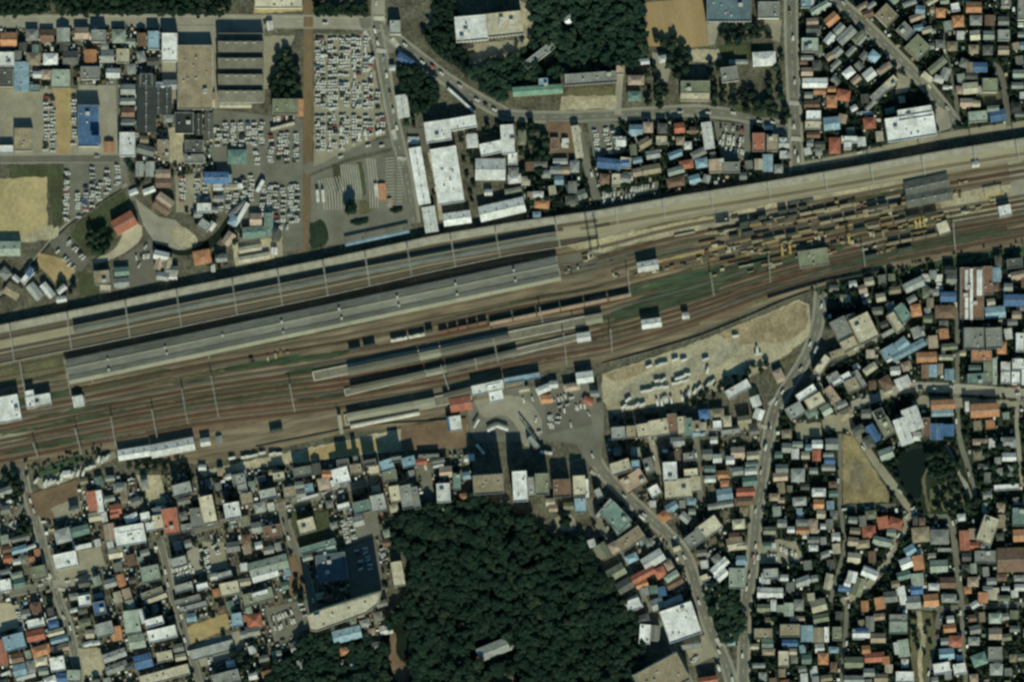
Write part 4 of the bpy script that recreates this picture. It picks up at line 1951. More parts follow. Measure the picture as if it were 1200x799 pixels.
def sawtooth():
    x0, x1 = 257, 309
    ox, oy = W(283, 80)
    root = empty('factory', ox, oy)
    tag(root, 'grey sawtooth-roofed factory with rows of pale roof vents beside the pale lot', 'factory')
    w2 = (x1 - x0) * S / 2
    Y = lambda y: W(0, y)[1] - oy
    w = MB(); w.box(0, (Y(40) + Y(121)) / 2, w2 * 2, Y(40) - Y(121), 0, 8, top=False); w.build('wall', WALLS[2], root)
    ridges = [40, 50, 69.5, 88.5, 107.5, 121]
    for a, b in zip(ridges, ridges[1:]):
        r = MB()
        ya, yb = Y(a), Y(b)
        zr = 13.6 if a > 41 else 9.0
        m = w2 + .3
        r.poly([(-m, yb, 8.0), (m, yb, 8.0), (m, ya, zr), (-m, ya, zr)])
        for sx in (-m, m):
            r.poly([(sx, yb, 7.8), (sx, ya, zr), (sx, ya, 7.8)])
        r.poly([(-m, ya - .02, 7.8), (m, ya - .02, 7.8), (m, ya - .02, zr), (-m, ya - .02, zr)])
        r.build('roof_bay', M_FACT, root)
        if a > 41:
            g_ = MB()
            g_.box(0, ya + .03, 2 * w2 - 2, .1, 9.5, zr - .6)
            g_.build('north_light', M_GLASS, root)
            for k in range(4):
                put_unit('rooftop_unit', root, -w2 + 8 + k * 7.8, ya - 1.3, zr - .8, 2.6, 1.0, 1.2)
    occ_poly([(x0, 36), (x1, 36), (x1, 121), (x0, 121)], 1)


sawtooth()

# dark block standing on the bright blue shed
bx, by = W(115, 165)
t = MB(); t.box(0, 0, 7, 6.5, 9.3, 17.5)
rt = empty('rooftop_tower', bx, by)
t.build('tower_body', DECK['B'], rt)
t = MB(); t.box(0, 0, 7.6, 7.1, 17.5, 17.9); t.build('cap', DECK['B'], rt)
tag(rt, 'small blue tower block standing on the south east corner of the bright blue shed', 'tower')

# white strip roofs of the rust warehouse, skylight rows
for (cx, cy, w, h) in ((510, 280, 34, 230), (510, 550, 34, 120), (510, 680, 34, 110), (565, 450, 30, 590), (660, 315, 58, 300)):
    x, y = W(1080 + cx / 10, 300 + cy / 10)
    rt = empty('ridge_monitor', x, y)
    t = MB(); t.box(0, 0, w / 10 * S, h / 10 * S, 7.6, 10.6); t.build('monitor_body', WALLS[1], rt)
    t = MB(); t.box(0, 0, w / 10 * S + .4, h / 10 * S + .4, 10.6, 10.8); t.build('monitor_roof', DECK['W'], rt)
    rt['category'] = 'roof monitor'
    rt['group'] = 'white monitors on the rust warehouse'
    rt['label'] = {280: 'upper short white monitor at the left edge of the rust warehouse', 550: 'middle short white monitor at the left edge of the rust warehouse',
                   680: 'lowest short white monitor at the left edge of the rust warehouse', 450: 'longest thin white monitor down the rust warehouse roof',
                   315: 'broad white monitor on the upper right of the rust warehouse'}[cy]

# ================================================================ railway
NE_ = [(-60, 393), (0, 381), (100, 361), (200, 340), (290, 322), (390, 302), (510, 276), (600, 261), (700, 247), (800, 229), (900, 213), (1000, 196), (1100, 178), (1200, 162), (1280, 148)]
SE_ = [(-60, 562), (0, 550), (60, 541), (130, 524), (230, 545), (300, 532), (400, 508), (480, 498), (540, 478), (560, 458), (640, 434), (700, 426), (800, 396), (900, 356), (950, 338), (1050, 316), (1110, 306), (1200, 288), (1280, 272)]
DECK_W = [(-60, 46), (210, 46), (510, 42), (600, 38), (655, 37), (700, 34), (780, 27), (1280, 25)]
ZD = 5.5


def ne(x, off=0.0):
    return yat(NE_, x) + off


def dk(x):
    return ne(x) + yat(DECK_W, x)


XS = list(range(-60, 1281, 20))
ypoly = [(x, ne(x)) for x in XS] + [(x, yat(SE_, x)) for x in XS[::-1]]
patch('rail_yard', ypoly, GM['ballast'], occ=3)
for p, m in (([(690, 384), (705, 372), (740, 356), (770, 336), (830, 318), (900, 306), (935, 300), (936, 306), (880, 320), (846, 334), (838, 346), (790, 360), (740, 370), (710, 380)], 'wild'),
             ([(950, 340), (1000, 326), (1060, 314), (1110, 302), (1240, 282), (1240, 302), (1150, 308), (1105, 314), (1040, 328), (985, 344)], 'wild'),
             ([(200, 446), (260, 430), (330, 416), (360, 408), (362, 414), (300, 428), (250, 442), (204, 452)], 'wild'),
             ([(330, 448), (410, 446), (408, 466), (340, 478), (250, 494), (254, 486), (300, 474)], 'wild'),
             ([(40, 556), (70, 540), (98, 532), (96, 542), (60, 556)], 'wild'),
             ([(-20, 510), (34, 504), (30, 516), (-20, 524)], 'lot'),
             ([(1000, 286), (1040, 276), (1090, 262), (1106, 262), (1106, 272), (1060, 282), (1010, 294)], 'lot'),
             ([(1100, 232), (1180, 214), (1200, 226), (1196, 250), (1120, 262), (1104, 252)], 'tan'),
             ([(1180, 186), (1200, 184), (1210, 250), (1190, 250)], 'conc'),
             ([(640, 306), (720, 290), (726, 302), (700, 322), (650, 330)], 'asphd'),
             ([(60, 378), (110, 366), (112, 376), (62, 388)], 'olive'),
             ([(-20, 404), (60, 388), (76, 394), (78, 440), (40, 448), (-20, 452)], 'olive'),
             ([(664, 288), (760, 268), (900, 240), (1000, 222), (1110, 202), (1112, 214), (1000, 236), (900, 256), (780, 282), (690, 300)], 'tan'),
             ([(760, 308), (860, 284), (960, 264), (1060, 244), (1062, 254), (960, 276), (880, 292), (770, 318)], 'ochre'),
             ([(520, 384), (600, 366), (690, 346), (692, 352), (600, 374), (522, 392)], 'wild'),
             ([(130, 494), (230, 470), (330, 446), (332, 452), (230, 478), (132, 502)], 'olive'),
             ([(0, 470), (80, 456), (160, 440), (200, 430), (202, 438), (80, 466), (0, 480)], 'wild'),
             ([(860, 346), (940, 326), (1040, 300), (1100, 284), (1102, 290), (1000, 318), (900, 342), (862, 352)], 'wild'),
             ([(740, 392), (840, 366), (900, 346), (902, 352), (800, 384), (742, 400)], 'olive'),
             ([(-20, 532), (100, 506), (250, 470), (400, 438), (520, 422), (540, 438), (400, 474), (230, 512), (120, 514), (-20, 546)], 'brown'),
             ([(540, 424), (640, 404), (760, 384), (880, 352), (884, 358), (760, 396), (640, 424), (544, 440)], 'brown'),
             ([(820, 262), (930, 242), (1060, 222), (1062, 236), (960, 256), (830, 280)], 'lot'),
             ([(700, 372), (716, 366), (724, 382), (706, 396)], 'olive')):
    patch('weedy_ground' if m in ('wild', 'olive') else 'yard_ground', p, GM[m], sm=1)

TR_M = [mat('track_bed_rust', (0.125, 0.066, 0.038), objvar=.2, stain=.35, stretch=(11.5, 15)), mat('track_bed_tan', (0.20, 0.165, 0.11), objvar=.2, stain=.3, stretch=(11.5, 15)),
        mat('track_bed_grey', (0.125, 0.12, 0.10), objvar=.2, stain=.3, stretch=(11.5, 15)), mat('track_bed_moss', (0.095, 0.105, 0.06), objvar=.2, stain=.35, stretch=(11.5, 15))]
SL_M = mat('sleeper', (0.15, 0.12, 0.09))


def track(pts, m, z, w=3.6):
    mb = MB()
    ribbon(mb, pts, w, z)
    o = mb.build('railway_track', m)
    tag(o, kind='structure')
    for sgn in (-1, 1):
        rb = MB()
        ribbon(rb, offset(pts, sgn * 0.95), .24, z + .33, z0=z + .1)
        rb.build('rail', M_RAIL, o)
    sl = MB()
    for (a, b) in zip(pts, pts[1:]):
        L_ = math.hypot(b[0] - a[0], b[1] - a[1])
        n = max(1, int(L_ / 2.4))
        an = math.atan2(-(b[1] - a[1]), b[0] - a[0])
        for k in range(n):
            x, y = W(a[0] + (b[0] - a[0]) * (k + .5) / n, a[1] + (b[1] - a[1]) * (k + .5) / n)
            sl.box(x, y, .35, 2.4, z, z + .12, an)
    so_ = sl.build('sleepers', SL_M, o)
    so_['kind'] = 'stuff'


def yard_track(t0, t1, xa, xb, m):
    pts = []
    n = max(2, int((xb - xa) / 40))
    for k in range(n + 1):
        x = xa + (xb - xa) * k / n
        t = t0 + (t1 - t0) * (0.5 - 0.5 * math.cos(math.pi * k / n))
        a, b = dk(x) + 2, yat(YS, x) - 2
        pts.append((x, a + (b - a) * t))
    LAYER[0] += 0.003
    track(pts, TR_M[m], LAYER[0] + .15)


YS = [(-60, 556), (0, 545), (130, 520), (240, 500), (400, 482), (520, 462), (640, 432), (700, 424), (800, 394), (900, 354), (950, 338), (1050, 312), (1200, 284), (1280, 268)]
for t0, t1, xa, xb, m in ((.03, .05, -60, 620, 2), (.12, .14, -60, 90, 1), (.22, .10, -60, 420, 3), (.335, .44, -60, 1280, 1), (.40, .50, 80, 1280, 0), (.45, .36, 60, 1060, 1),
                          (.5, .57, -60, 1280, 0), (.56, .63, -60, 1280, 2), (.62, .70, -60, 1280, 0), (.67, .76, -60, 1280, 3), (.72, .80, 40, 1180, 0), (.77, .85, -60, 1280, 0),
                          (.82, .90, -60, 1280, 2), (.88, .94, -60, 1280, 0), (.93, .97, -60, 820, 1), (.06, .04, 640, 1280, 1), (.14, .12, 700, 1280, 0), (.21, .20, 700, 1280, 1), (.28, .30, 720, 1080, 2),
                          (.35, .37, 740, 1090, 1), (.30, .24, 300, 760, 1), (.98, .985, -60, 420, 0)):
    yard_track(t0, t1, xa, xb, m)

def weeds(t, xa, xb, hw, seed, m='wild'):
    rg = random.Random(seed)
    up, lo = [], []
    n = max(3, int((xb - xa) / 12))
    for k in range(n + 1):
        x = xa + (xb - xa) * k / n
        a, b = dk(x) + 2, yat(YS, x) - 2
        e = max(0.0, math.sin(math.pi * k / n)) ** .5
        up.append((x, a + (b - a) * t - hw * e * rg.uniform(.5, 1.1)))
        lo.append((x, a + (b - a) * t + hw * e * rg.uniform(.5, 1.1)))
    patch('weedy_ground', up + lo[1:-1][::-1], GM[m])


wrng = random.Random(12)
LAYER[0] += .15
for t, xa, xb, hw in ((.50, 700, 850, 5), (.55, 760, 935, 5), (.66, 690, 860, 3.5), (.62, 880, 1010, 3), (.84, 940, 1190, 5), (.5, 250, 410, 2.5), (.62, 330, 410, 4), (.78, 230, 370, 2.2), (.30, 200, 360, 3), (.9, 0, 130, 3)):
    weeds(t, xa, xb, hw * 1.35, int(t * 1000 + xa))
for k in range(70):
    xa = wrng.uniform(-20, 1050)
    weeds(wrng.uniform(.08, .97), xa, xa + wrng.uniform(40, 170), wrng.uniform(.8, 2.2), 500 + k, wrng.choice(('wild', 'wild', 'wild', 'olive', 'brown', 'brown', 'yardmix', 'asphd')))

# viaduct: deck, parapets, tracks on it
vx, vy = W(600, 285)
via = empty('railway_viaduct', vx, vy)
tag(via, 'long raised concrete railway viaduct crossing the whole town along the upper edge of the yard', 'viaduct')
M_DECK = gmat('viaduct_concrete', (0.31, 0.27, 0.18), var=.12, scale=.1, stain=.25, stretch=(11.5, 14))


def strip_between(fa, fb, za, zb, xs):
    mb = MB()
    for a, b in zip(xs, xs[1:]):
        mb.poly([(*W(a, fa(a)), za), (*W(a, fb(a)), zb), (*W(b, fb(b)), zb), (*W(b, fa(b)), za)])
    return mb


def shift(mb, ox, oy):
    mb.v = [(p[0] - ox, p[1] - oy, p[2]) for p in mb.v]
    return mb


dm = strip_between(lambda x: ne(x), dk, ZD, ZD, XS)
for f in (ne, dk):
    s_ = strip_between(f, f, ZD, 0.0, XS)
    dm.f += [tuple(i + len(dm.v) for i in q) for q in s_.f]; dm.mi += s_.mi; dm.v += s_.v
shift(dm, vx, vy).build('deck', M_DECK, via)
for f, d_ in ((lambda x: ne(x), 1), (lambda x: dk(x), -1)):
    pm = MB()
    pl = [(x, f(x) + .4 * d_) for x in XS]
    n_ = len(pl) if d_ > 0 else sum(x <= 700 for x in XS)
    ribbon(pm, pl[:n_], .8, ZD + 1.2, z0=ZD - .2)
    if n_ < len(pl): ribbon(pm, pl[n_ - 1:], .8, ZD + .3, z0=ZD - .2)
    shift(pm, vx, vy).build('parapet', M_CONC, via)
# maintenance walkway on the north side
wk = strip_between(lambda x: ne(x, 1.2), lambda x: ne(x, 8.5), ZD + .35, ZD + .35, XS)
sw = strip_between(lambda x: ne(x, 8.5), lambda x: ne(x, 8.5), ZD + .35, ZD, XS)
wk.f += [tuple(i + len(wk.v) for i in q) for q in sw.f]; wk.mi += sw.mi; wk.v += sw.v
shift(wk, vx, vy).build('side_walkway', M_CONC, via)
for off, xa, xb, m in ((12.2, -60, 700, 1), (16.5, -60, 660, 2), (30.5, -60, 700, 2), (36.5, -60, 690, 1), (41, -60, 500, 1)):
    pts = [(x, ne(x, min(off, yat(DECK_W, x) - 3))) for x in XS if xa <= x <= xb]
    LAYER[0] += .003
    track(pts, TR_M[m], ZD + .12 + LAYER[0] * .1)
pts = [(x, ne(x, 19)) for x in XS if x >= 680]
track(pts, M_DECK, ZD + .12)

M_CAN = mat('canopy_grey_sheet', (0.145, 0.152, 0.138), stain=.35, var=.18, stretch=(11.5, 10), objvar=.06)
M_CAN2 = mat('canopy_brown_sheet', (0.15, 0.142, 0.112), stain=.3, var=.12, stretch=(11.5, 10), objvar=.06)
M_CANP = mat('canopy_pale_sheet', (0.27, 0.26, 0.195), stain=.2, stretch=(11.5, 10), objvar=.06)


def canopy(p0, p1, w, z, m, label, cat='platform canopy', name='platform_canopy', bulge=0.7, seg=None, zbase=0.0, group='platform canopies', ridge=False):
    """long shallow roof on posts between two plan points; roof split into sheets"""
    (xa, ya), (xb, yb) = W(*p0), W(*p1)
    L_ = math.hypot(xb - xa, yb - ya)
    root = empty(name, (xa + xb) / 2, (ya + yb) / 2, 0, math.atan2(yb - ya, xb - xa))
    tag(root, label, cat, group)
    d = w * S
    n = seg or max(1, int(L_ / 16))
    for k in range(n):
        u0, u1 = -L_ / 2 + k * L_ / n, -L_ / 2 + (k + 1) * L_ / n - .12
        r = MB()
        for zo in (0, -.25):
            r.poly([(u0, -d / 2, z + zo), (u1, -d / 2, z + zo), (u1, 0, z + bulge + zo), (u0, 0, z + bulge + zo)])
            r.poly([(u0, 0, z + bulge + zo), (u1, 0, z + bulge + zo), (u1, d / 2, z + zo), (u0, d / 2, z + zo)])
        for sy in (-1, 1):
            r.poly([(u0, sy * d / 2, z - .25), (u1, sy * d / 2, z - .25), (u1, sy * d / 2, z), (u0, sy * d / 2, z)])
        for u in (u0, u1):
            r.poly([(u, -d / 2, z - .25), (u, -d / 2, z), (u, 0, z + bulge), (u, d / 2, z), (u, d / 2, z - .25), (u, 0, z + bulge - .25)])
        r.build('roof_panel', m, root)
    if ridge:
        r = MB(); r.box(0, 0, L_ - .5, .7, z + bulge - .1, z + bulge + .22); r.build('ridge_cap', M_CANP, root)
    for k in range(n + 1):
        for sy in ((-.28, .28) if d > 6 else (0,)):
            p = MB()
            p.box(-L_ / 2 + .6 + k * (L_ - 1.2) / n, sy * d, .35, .35, zbase, z + .1)
            p.build('post', M_STEEL, root)
    return root


def platform(p0, p1, w, h, label, m=None):
    (xa, ya), (xb, yb) = W(*p0), W(*p1)
    L_ = math.hypot(xb - xa, yb - ya)
    root = empty('platform', (xa + xb) / 2, (ya + yb) / 2, LAYER[0] + .1, math.atan2(yb - ya, xb - xa))
    tag(root, label, 'platform', 'platforms of the station')
    d = w * S
    t = MB(); t.box(0, 0, L_, d, 0, h); t.build('slab', m or M_CONC2, root)
    for sy in (-1, 1):
        t = MB(); t.box(0, sy * (d / 2 - .3), L_ + .02, .9, h - .3, h + .06); t.build('edge_strip', M_CANP2, root)
    for sx in (-1, 1):
        t = MB(); t.box(sx * (L_ / 2 - .4), 0, .8, d - 1.6, h - .3, h + .05); t.build('end_strip', M_CANP2, root)
    return root


M_CONC2 = mat('platform_asphalt', (0.17, 0.155, 0.12), stain=.3)
M_CANP2 = mat('platform_edge_pale', (0.5, 0.47, 0.40), stain=.2)

# canopy over the raised platform
canopy((88, ne(88, 23.3)), (382, ne(382, 23.3)), 8.2, ZD + 5.3, M_CAN, 'left half of the thin grey canopy along the raised viaduct platform', zbase=ZD)
canopy((382.4, ne(382.4, 23.3)), (652, ne(652, 23.3)), 8.2, ZD + 5.3, M_CAN, 'right half of the thin grey canopy along the raised viaduct platform', zbase=ZD)

# wide two-bay train shed over the conventional main line platforms
ts0, ts1 = (80, 436), (655, 314.5)
(xa, ya), (xb, yb) = W(*ts0), W(*ts1)
TL = math.hypot(xb - xa, yb - ya)
shed = empty('train_shed', (xa + xb) / 2, (ya + yb) / 2, 0, math.atan2(yb - ya, xb - xa))
tag(shed, 'wide grey double-bay train shed, the longest roof in the rail yard', 'train shed')
prof = [(11.0, 9.2), (3.2, 10.5), (-3.4, 9.1), (-3.42, 9.6), (-7.6, 10.1), (-11.0, 9.2)]
nseg = 14
for fi, ((v0, z0), (v1, z1)) in enumerate(zip(prof, prof[1:])):
    if abs(v0 - v1) < .1:
        continue
    for k in range(nseg):
        u0, u1 = -TL / 2 + k * TL / nseg, -TL / 2 + (k + 1) * TL / nseg - .15
        r = MB()
        for zo in (0, -.25):
            r.poly([(u0, v1, z1 + zo), (u1, v1, z1 + zo), (u1, v0, z0 + zo), (u0, v0, z0 + zo)])
        for u in (u0, u1):
            r.poly([(u, v1, z1 - .25), (u, v1, z1), (u, v0, z0), (u, v0, z0 - .25)])
        for v, z in ((v0, z0), (v1, z1)):
            r.poly([(u0, v, z - .25), (u1, v, z - .25), (u1, v, z), (u0, v, z)])
        r.build('roof_panel', M_CANP if fi == 4 else M_CAN, shed)
for v, z in ((3.2, 10.5),):
    r = MB(); r.box(0, v, TL - 1, 1.5, z - .1, z + .3); r.build('ridge_cap', M_CANP, shed)
r = MB(); r.box(TL / 2 - .4, 0, .9, 22.2, 8.6, 9.9); r.build('end_fascia', M_CANP, shed)
r = MB(); r.box(-TL / 2 + .4, 0, .9, 22.2, 8.6, 9.9); r.build('end_fascia', M_CANP, shed)
ta = math.atan2(yb - ya, xb - xa)
for (px, py) in ((128, 421), (129, 433), (195, 407), (197, 414), (262, 393), (331, 377), (333, 389), (398, 362), (401, 373), (466, 348), (468, 358), (534, 333), (536, 345), (602, 317), (604, 329)):
    x, y = W(px, py)
    dx, dy = x - shed.location.x, y - shed.location.y
    u, v = dx * math.cos(-ta) - dy * math.sin(-ta), dx * math.sin(-ta) + dy * math.cos(-ta)
    o = put_unit('roof_vent', shed, u, v, 9.6, 2.0, 2.0, 2.4)
    o.data = unit_mesh('rooftop_unit')
for k in range(nseg + 1):
    for v in (-9.5, 0, 9.5):
        p = MB(); p.box(-TL / 2 + 1.2 + k * (TL - 2.4) / nseg, v, .4, .4, 0, 9.0); p.build('post', M_STEEL, shed)

# lower platforms with their own canopies
platform((367, 441), (700, 373), 11, 1.1, 'long island platform in the middle of the yard, pale outlined ends')
canopy((408, 435), (491, 418), 9.6, 5.4, M_CAN2, 'left brown canopy on the island platform in mid yard')
canopy((492, 418), (516, 413), 9.6, 5.45, M_CANP, 'short pale canopy square in mid island platform')
canopy((517, 412.6), (597, 396), 9.6, 5.4, M_CAN2, 'right brown canopy on the island platform in mid yard')
canopy((686, 376), (706, 372), 11, 5.6, M_CANP, 'short cream canopy at the right end of the island platform')
platform((404, 460), (690, 392), 8, 1.1, 'narrow lower island platform with pale edge lines')
canopy((411, 456), (498, 438), 7.4, 5.4, M_CAN2, 'left brown canopy over the narrow lower platform')
canopy((499, 438), (522, 433), 7.4, 5.4, M_CANP, 'pale short canopy between two brown ones on the narrow platform')
canopy((523, 432.5), (606, 412), 7.4, 5.4, M_CAN2, 'right brown canopy over the narrow lower platform')
platform((404, 492), (552, 462), 12, 1.1, 'lowest platform left of the red-roofed station hall')
canopy((407, 489), (510, 470), 9.5, 6.0, M_CANP, 'pale canopy of the lowest platform left of the station hall', bulge=.5)
canopy((411, 500), (492, 484), 4.0, 4.6, mat('canopy_white', (0.6, .58, .5)), 'thin white strip canopy beside the lowest platform', bulge=.3)
canopy((520, 466), (560, 456), 10, 5.2, M_CAN2, 'brown canopy stub above the red-roofed station hall')

# footbridges
def footbridge(p0, p1, w, z, label):
    (xa, ya), (xb, yb) = W(*p0), W(*p1)
    L_ = math.hypot(xb - xa, yb - ya)
    root = empty('footbridge', (xa + xb) / 2, (ya + yb) / 2, 0, math.atan2(yb - ya, xb - xa))
    tag(root, label, 'footbridge', 'footbridges over the tracks')
    t = MB(); t.box(0, 0, L_, w, z - .4, z); t.build('bridge_deck', M_CONC, root)
    for sy in (-1, 1):
        t = MB(); t.box(0, sy * (w / 2 - .1), L_ - .1, .2, z - .38, z + 1.2); t.build('railing', M_STEEL, root)
    for k in (-1, 0, 1):
        t = MB(); t.box(k * (L_ / 2 - 1), 0, .6, w * .6, 0, z - .4); t.build('pier', M_CONC, root)


footbridge((398, 486), (401, 508), 3.0, 5.5, 'short footbridge at the left end of the lowest platform')

# catenary gantries
gant_n = [0]
GROWS = {}


def gantry(p0, p1, z0, where):
    (xa, ya), (xb, yb) = W(*p0), W(*p1)
    L_ = math.hypot(xb - xa, yb - ya)
    key = round(L_, 0)
    root = empty('catenary_gantry', (xa + xb) / 2, (ya + yb) / 2, z0, math.atan2(yb - ya, xb - xa))
    tag(root, where, 'gantry', where)
    if key not in GROWS:
        ms = MB(); ms.box(0, 0, .4, .4, 0, 8.0)
        be = MB()
        for sy in (-.45, .45):
            be.box(0, sy, L_, .22, 7.3, 7.75)
        n = max(2, int(L_ / 2))
        for k in range(n):
            be.box(-L_ / 2 + (k + .5) * L_ / n, 0, .16, 1.0, 7.35, 7.6, .6 if k % 2 else -.6)
        GROWS[key] = (ms.mesh('mast', M_STEEL), be.mesh('beam', M_STEEL), L_)
    ms, be, l0 = GROWS[key]
    for sx in (-1, 1):
        o = bpy.data.objects.new('mast', ms); C.objects.link(o); o.parent = root; o.location = (sx * l0 / 2, 0, 0)
    o = bpy.data.objects.new('beam', be); C.objects.link(o); o.parent = root
    PENDING.setdefault((where, 'at', ''), [])


GANTS = []
for x in (15, 82, 150, 210, 275, 328, 381, 430, 479, 530, 582, 652):
    GANTS.append(((x - 1, ne(x, 9)), (x + 4, dk(x) - 1.5), ZD, 'viaduct'))
for x in (722, 777, 833, 900, 966, 1020, 1080, 1140, 1190):
    GANTS.append(((x - 1, ne(x, 1.5)), (x + 2, ne(x, 24)), ZD, 'viaduct'))
for a, b in (((24, 422), (30, 456)), ((76, 420), (84, 462)), ((107, 430), (110, 448)), ((214, 456), (221, 496)), ((248, 440), (257, 488)), ((40, 519), (47, 538)), ((89, 502), (97, 532)),
             ((131, 488), (137, 522)), ((179, 480), (185, 512)), ((340, 450), (346, 482)), ((578, 396), (584, 424)), ((557, 420), (559, 432)), ((396, 486), (399, 506)), ((632, 360), (636, 378)),
             ((517, 428), (526, 456)), ((671, 372), (673, 384)), ((243, 398), (246, 420)), ((480, 340), (486, 356)), ((542, 330), (546, 352)), ((597, 310), (600, 338)), ((660, 390), (664, 428)), ((715, 386), (717, 412)),
             ((735, 318), (738, 346)), ((832, 320), (836, 346)), ((900, 300), (902, 330)), ((1010, 290), (1013, 312)), ((1116, 262), (1118, 292))):
    GANTS.append((a, b, 0.0, 'yard'))
GANTS_N = {}
GANTS.sort(key=lambda g: g[0][0])
for a, b, z, wh in GANTS:
    n = GANTS_N[wh] = GANTS_N.get(wh, 0) + 1
NUM = ['first', 'second', 'third', 'fourth', 'fifth', 'sixth', 'seventh', 'eighth', 'ninth', 'tenth', 'eleventh', 'twelfth', 'thirteenth', 'fourteenth', 'fifteenth', 'sixteenth',
       'seventeenth', 'eighteenth', 'nineteenth', 'twentieth', 'twenty-first', 'twenty-second', 'twenty-third', 'twenty-fourth', 'twenty-fifth', 'twenty-sixth', 'twenty-seventh', 'twenty-eighth', 'twenty-ninth', 'thirtieth', 'thirty-first', 'thirty-second', 'thirty-third', 'thirty-fourth', 'thirty-fifth', 'thirty-sixth', 'thirty-seventh', 'thirty-eighth', 'thirty-ninth', 'fortieth'] + [w + u for w in ('forty-', 'fifty-') for u in ('first', 'second', 'third', 'fourth', 'fifth', 'sixth', 'seventh', 'eighth', 'ninth')]
cnt = {}
for a, b, z, wh in GANTS:
    k = cnt[wh] = cnt.get(wh, 0) + 1
    txt = (f'steel catenary gantry across the raised viaduct, {NUM[k - 1]} from the left' if wh == 'viaduct'
           else f'steel catenary gantry across the lower yard tracks, {NUM[k - 1]} from the left')
    gantry(a, b, z, txt)
    bpy.context.scene.collection.objects  # (linked above)
for o in C.objects:
    if o.name.startswith('catenary_gantry'):
        o['group'] = 'gantries over the viaduct' if o.location.z > 1 else 'gantries over the yard'
PENDING = {k: v for k, v in PENDING.items() if v}


# trains and wagons
def wagon(p0, p1, w, h, body, roof, label, cat, name, group):
    (xa, ya), (xb, yb) = W(*p0), W(*p1)
    L_ = math.hypot(xb - xa, yb - ya)
    root = empty(name, (xa + xb) / 2, (ya + yb) / 2, LAYER[0] + .5, math.atan2(yb - ya, xb - xa))
    tag(root, label, cat, group)
    t = MB(); t.box(0, 0, L_ - .8, w, 1.0, h - .35); t.build('body', body, root)
    t = MB()
    ww = w / 2
    prof_ = [(-ww, h - .35), (-ww * .7, h), (ww * .7, h), (ww, h - .35)]
    for (v0, z0), (v1, z1) in zip(prof_, prof_[1:]):
        t.poly([(-L_ / 2 + .4, v0, z0), (L_ / 2 - .4, v0, z0), (L_ / 2 - .4, v1, z1), (-L_ / 2 + .4, v1, z1)])
    for sx in (-1, 1):
        t.poly([(sx * (L_ / 2 - .4), v, z) for v, z in prof_])
    t.build('roof', roof, root)
    for sx in (-.32, .32):
        t = MB(); t.box(sx * L_, 0, 2.6, w * .8, .1, 1.0); t.build('bogie', M_UNITD, root)
    if name == 'train_carriage':
        for sx in (-.25, .25):
            put_unit('rooftop_unit', root, sx * L_, 0, h - .02, 2.6, 1.4, .4)


wag_rng = random.Random(8)
M_LT = mat('load_tan', (0.25, 0.21, 0.135), objvar=.25); M_LY = mat('load_yellow_brown', (0.27, 0.19, 0.075), objvar=.2)
M_TW = mat('carriage_white', (0.55, 0.52, 0.46)); M_TR = mat('wagon_rust', (0.21, 0.105, 0.065)); M_TP = mat('wagon_roof_pink', (0.36, 0.245, 0.18)); M_TD = mat('wagon_dark', (0.06, 0.07, 0.06))
wagon((457.5, 399.3), (478, 395.4), 2.9, 3.7, M_TW, M_TW, 'left of two pale railcars coupled in mid yard', 'railcar', 'train_carriage', 'pale railcars')
wagon((478.6, 395.2), (498.5, 391.2), 2.9, 3.7, M_TW, M_TW, 'right of two pale railcars coupled in mid yard', 'railcar', 'train_carriage', 'pale railcars')
for k in range(5):
    x0 = 514 + k * 11.5
    wagon((x0, 389.6 - k * 2.5), (x0 + 11, 387.2 - k * 2.5), 3.0, 3.6, M_TR, M_TR, f'brown freight wagon, {NUM[k]} in the line right of the pale railcars', 'wagon', 'freight_wagon', 'brown wagons')
for k in range(6):
    x0 = 573.5 + k * 27.8
    y0 = 379.5 - k * 5.75
    wagon((x0, y0), (x0 + 27.4, y0 - 5.7), 3.3, 3.9, M_TR, M_TP, f'rust-brown covered wagon with pinkish roof, {NUM[k]} from the left', 'wagon', 'covered_wagon', 'rust wagons with pinkish roofs')
for k, (x, y, l) in enumerate(((416, 409, 15), (433, 405, 15), (503, 388, 9), (931, 237, 14), (946, 234, 14), (917, 248, 11), (929, 246, 11), (941, 243, 10), (872, 262, 12), (884, 260, 12), (1022, 244, 12), (1034, 241, 11), (706, 264, 18), (893, 255, 11),
                               (860, 277, 12), (876, 273, 14), (1070, 254, 18), (1090, 250, 16), (324, 504, 16), (1060, 292, 18), (1020, 300, 16))):
    wagon((x - l / 2, y + l * .1), (x + l / 2, y - l * .1), 3.4, 4.2, M_TD, M_TD, f'dark freight wagon standing in the yard, {NUM[sorted(range(21), key=lambda q: 0)[k]]} in the list', 'wagon', 'dark_wagon', 'dark wagons')
dw = sorted((o for o in C.objects if o.name.startswith('dark_wagon')), key=lambda o: o.location.x)
for i, o in enumerate(dw):
    o['label'] = f'dark freight wagon standing on the yard tracks, {NUM[i]} dark one from the left'

FW = []
for (x, y, n, l) in ((862, 268, 4, 15), (905, 258, 6, 15), (960, 262, 6, 14), (1000, 270, 5, 15), (880, 284, 4, 13), (1010, 248, 3, 15), (1050, 240, 2, 14), (1040, 286, 4, 14)):
    for k in range(n):
        FW.append((x + k * (l + .6), y - k * (l + .6) * .2, l))
FW.sort()
for i, (x, y, l) in enumerate(FW):
    m_ = wag_rng.choice(('tan', 'dark', 'yellow brown', 'tan'))
    wagon((x, y), (x + l, y - l * .2), 2.9, 2.6, M_TD, {'tan': M_LT, 'dark': M_TD, 'yellow brown': M_LY}[m_], f'flat wagon with {m_} load in the engineering yard, {NUM[i]} from the left', 'wagon', 'flat_wagon', 'flat wagons of the engineering yard')

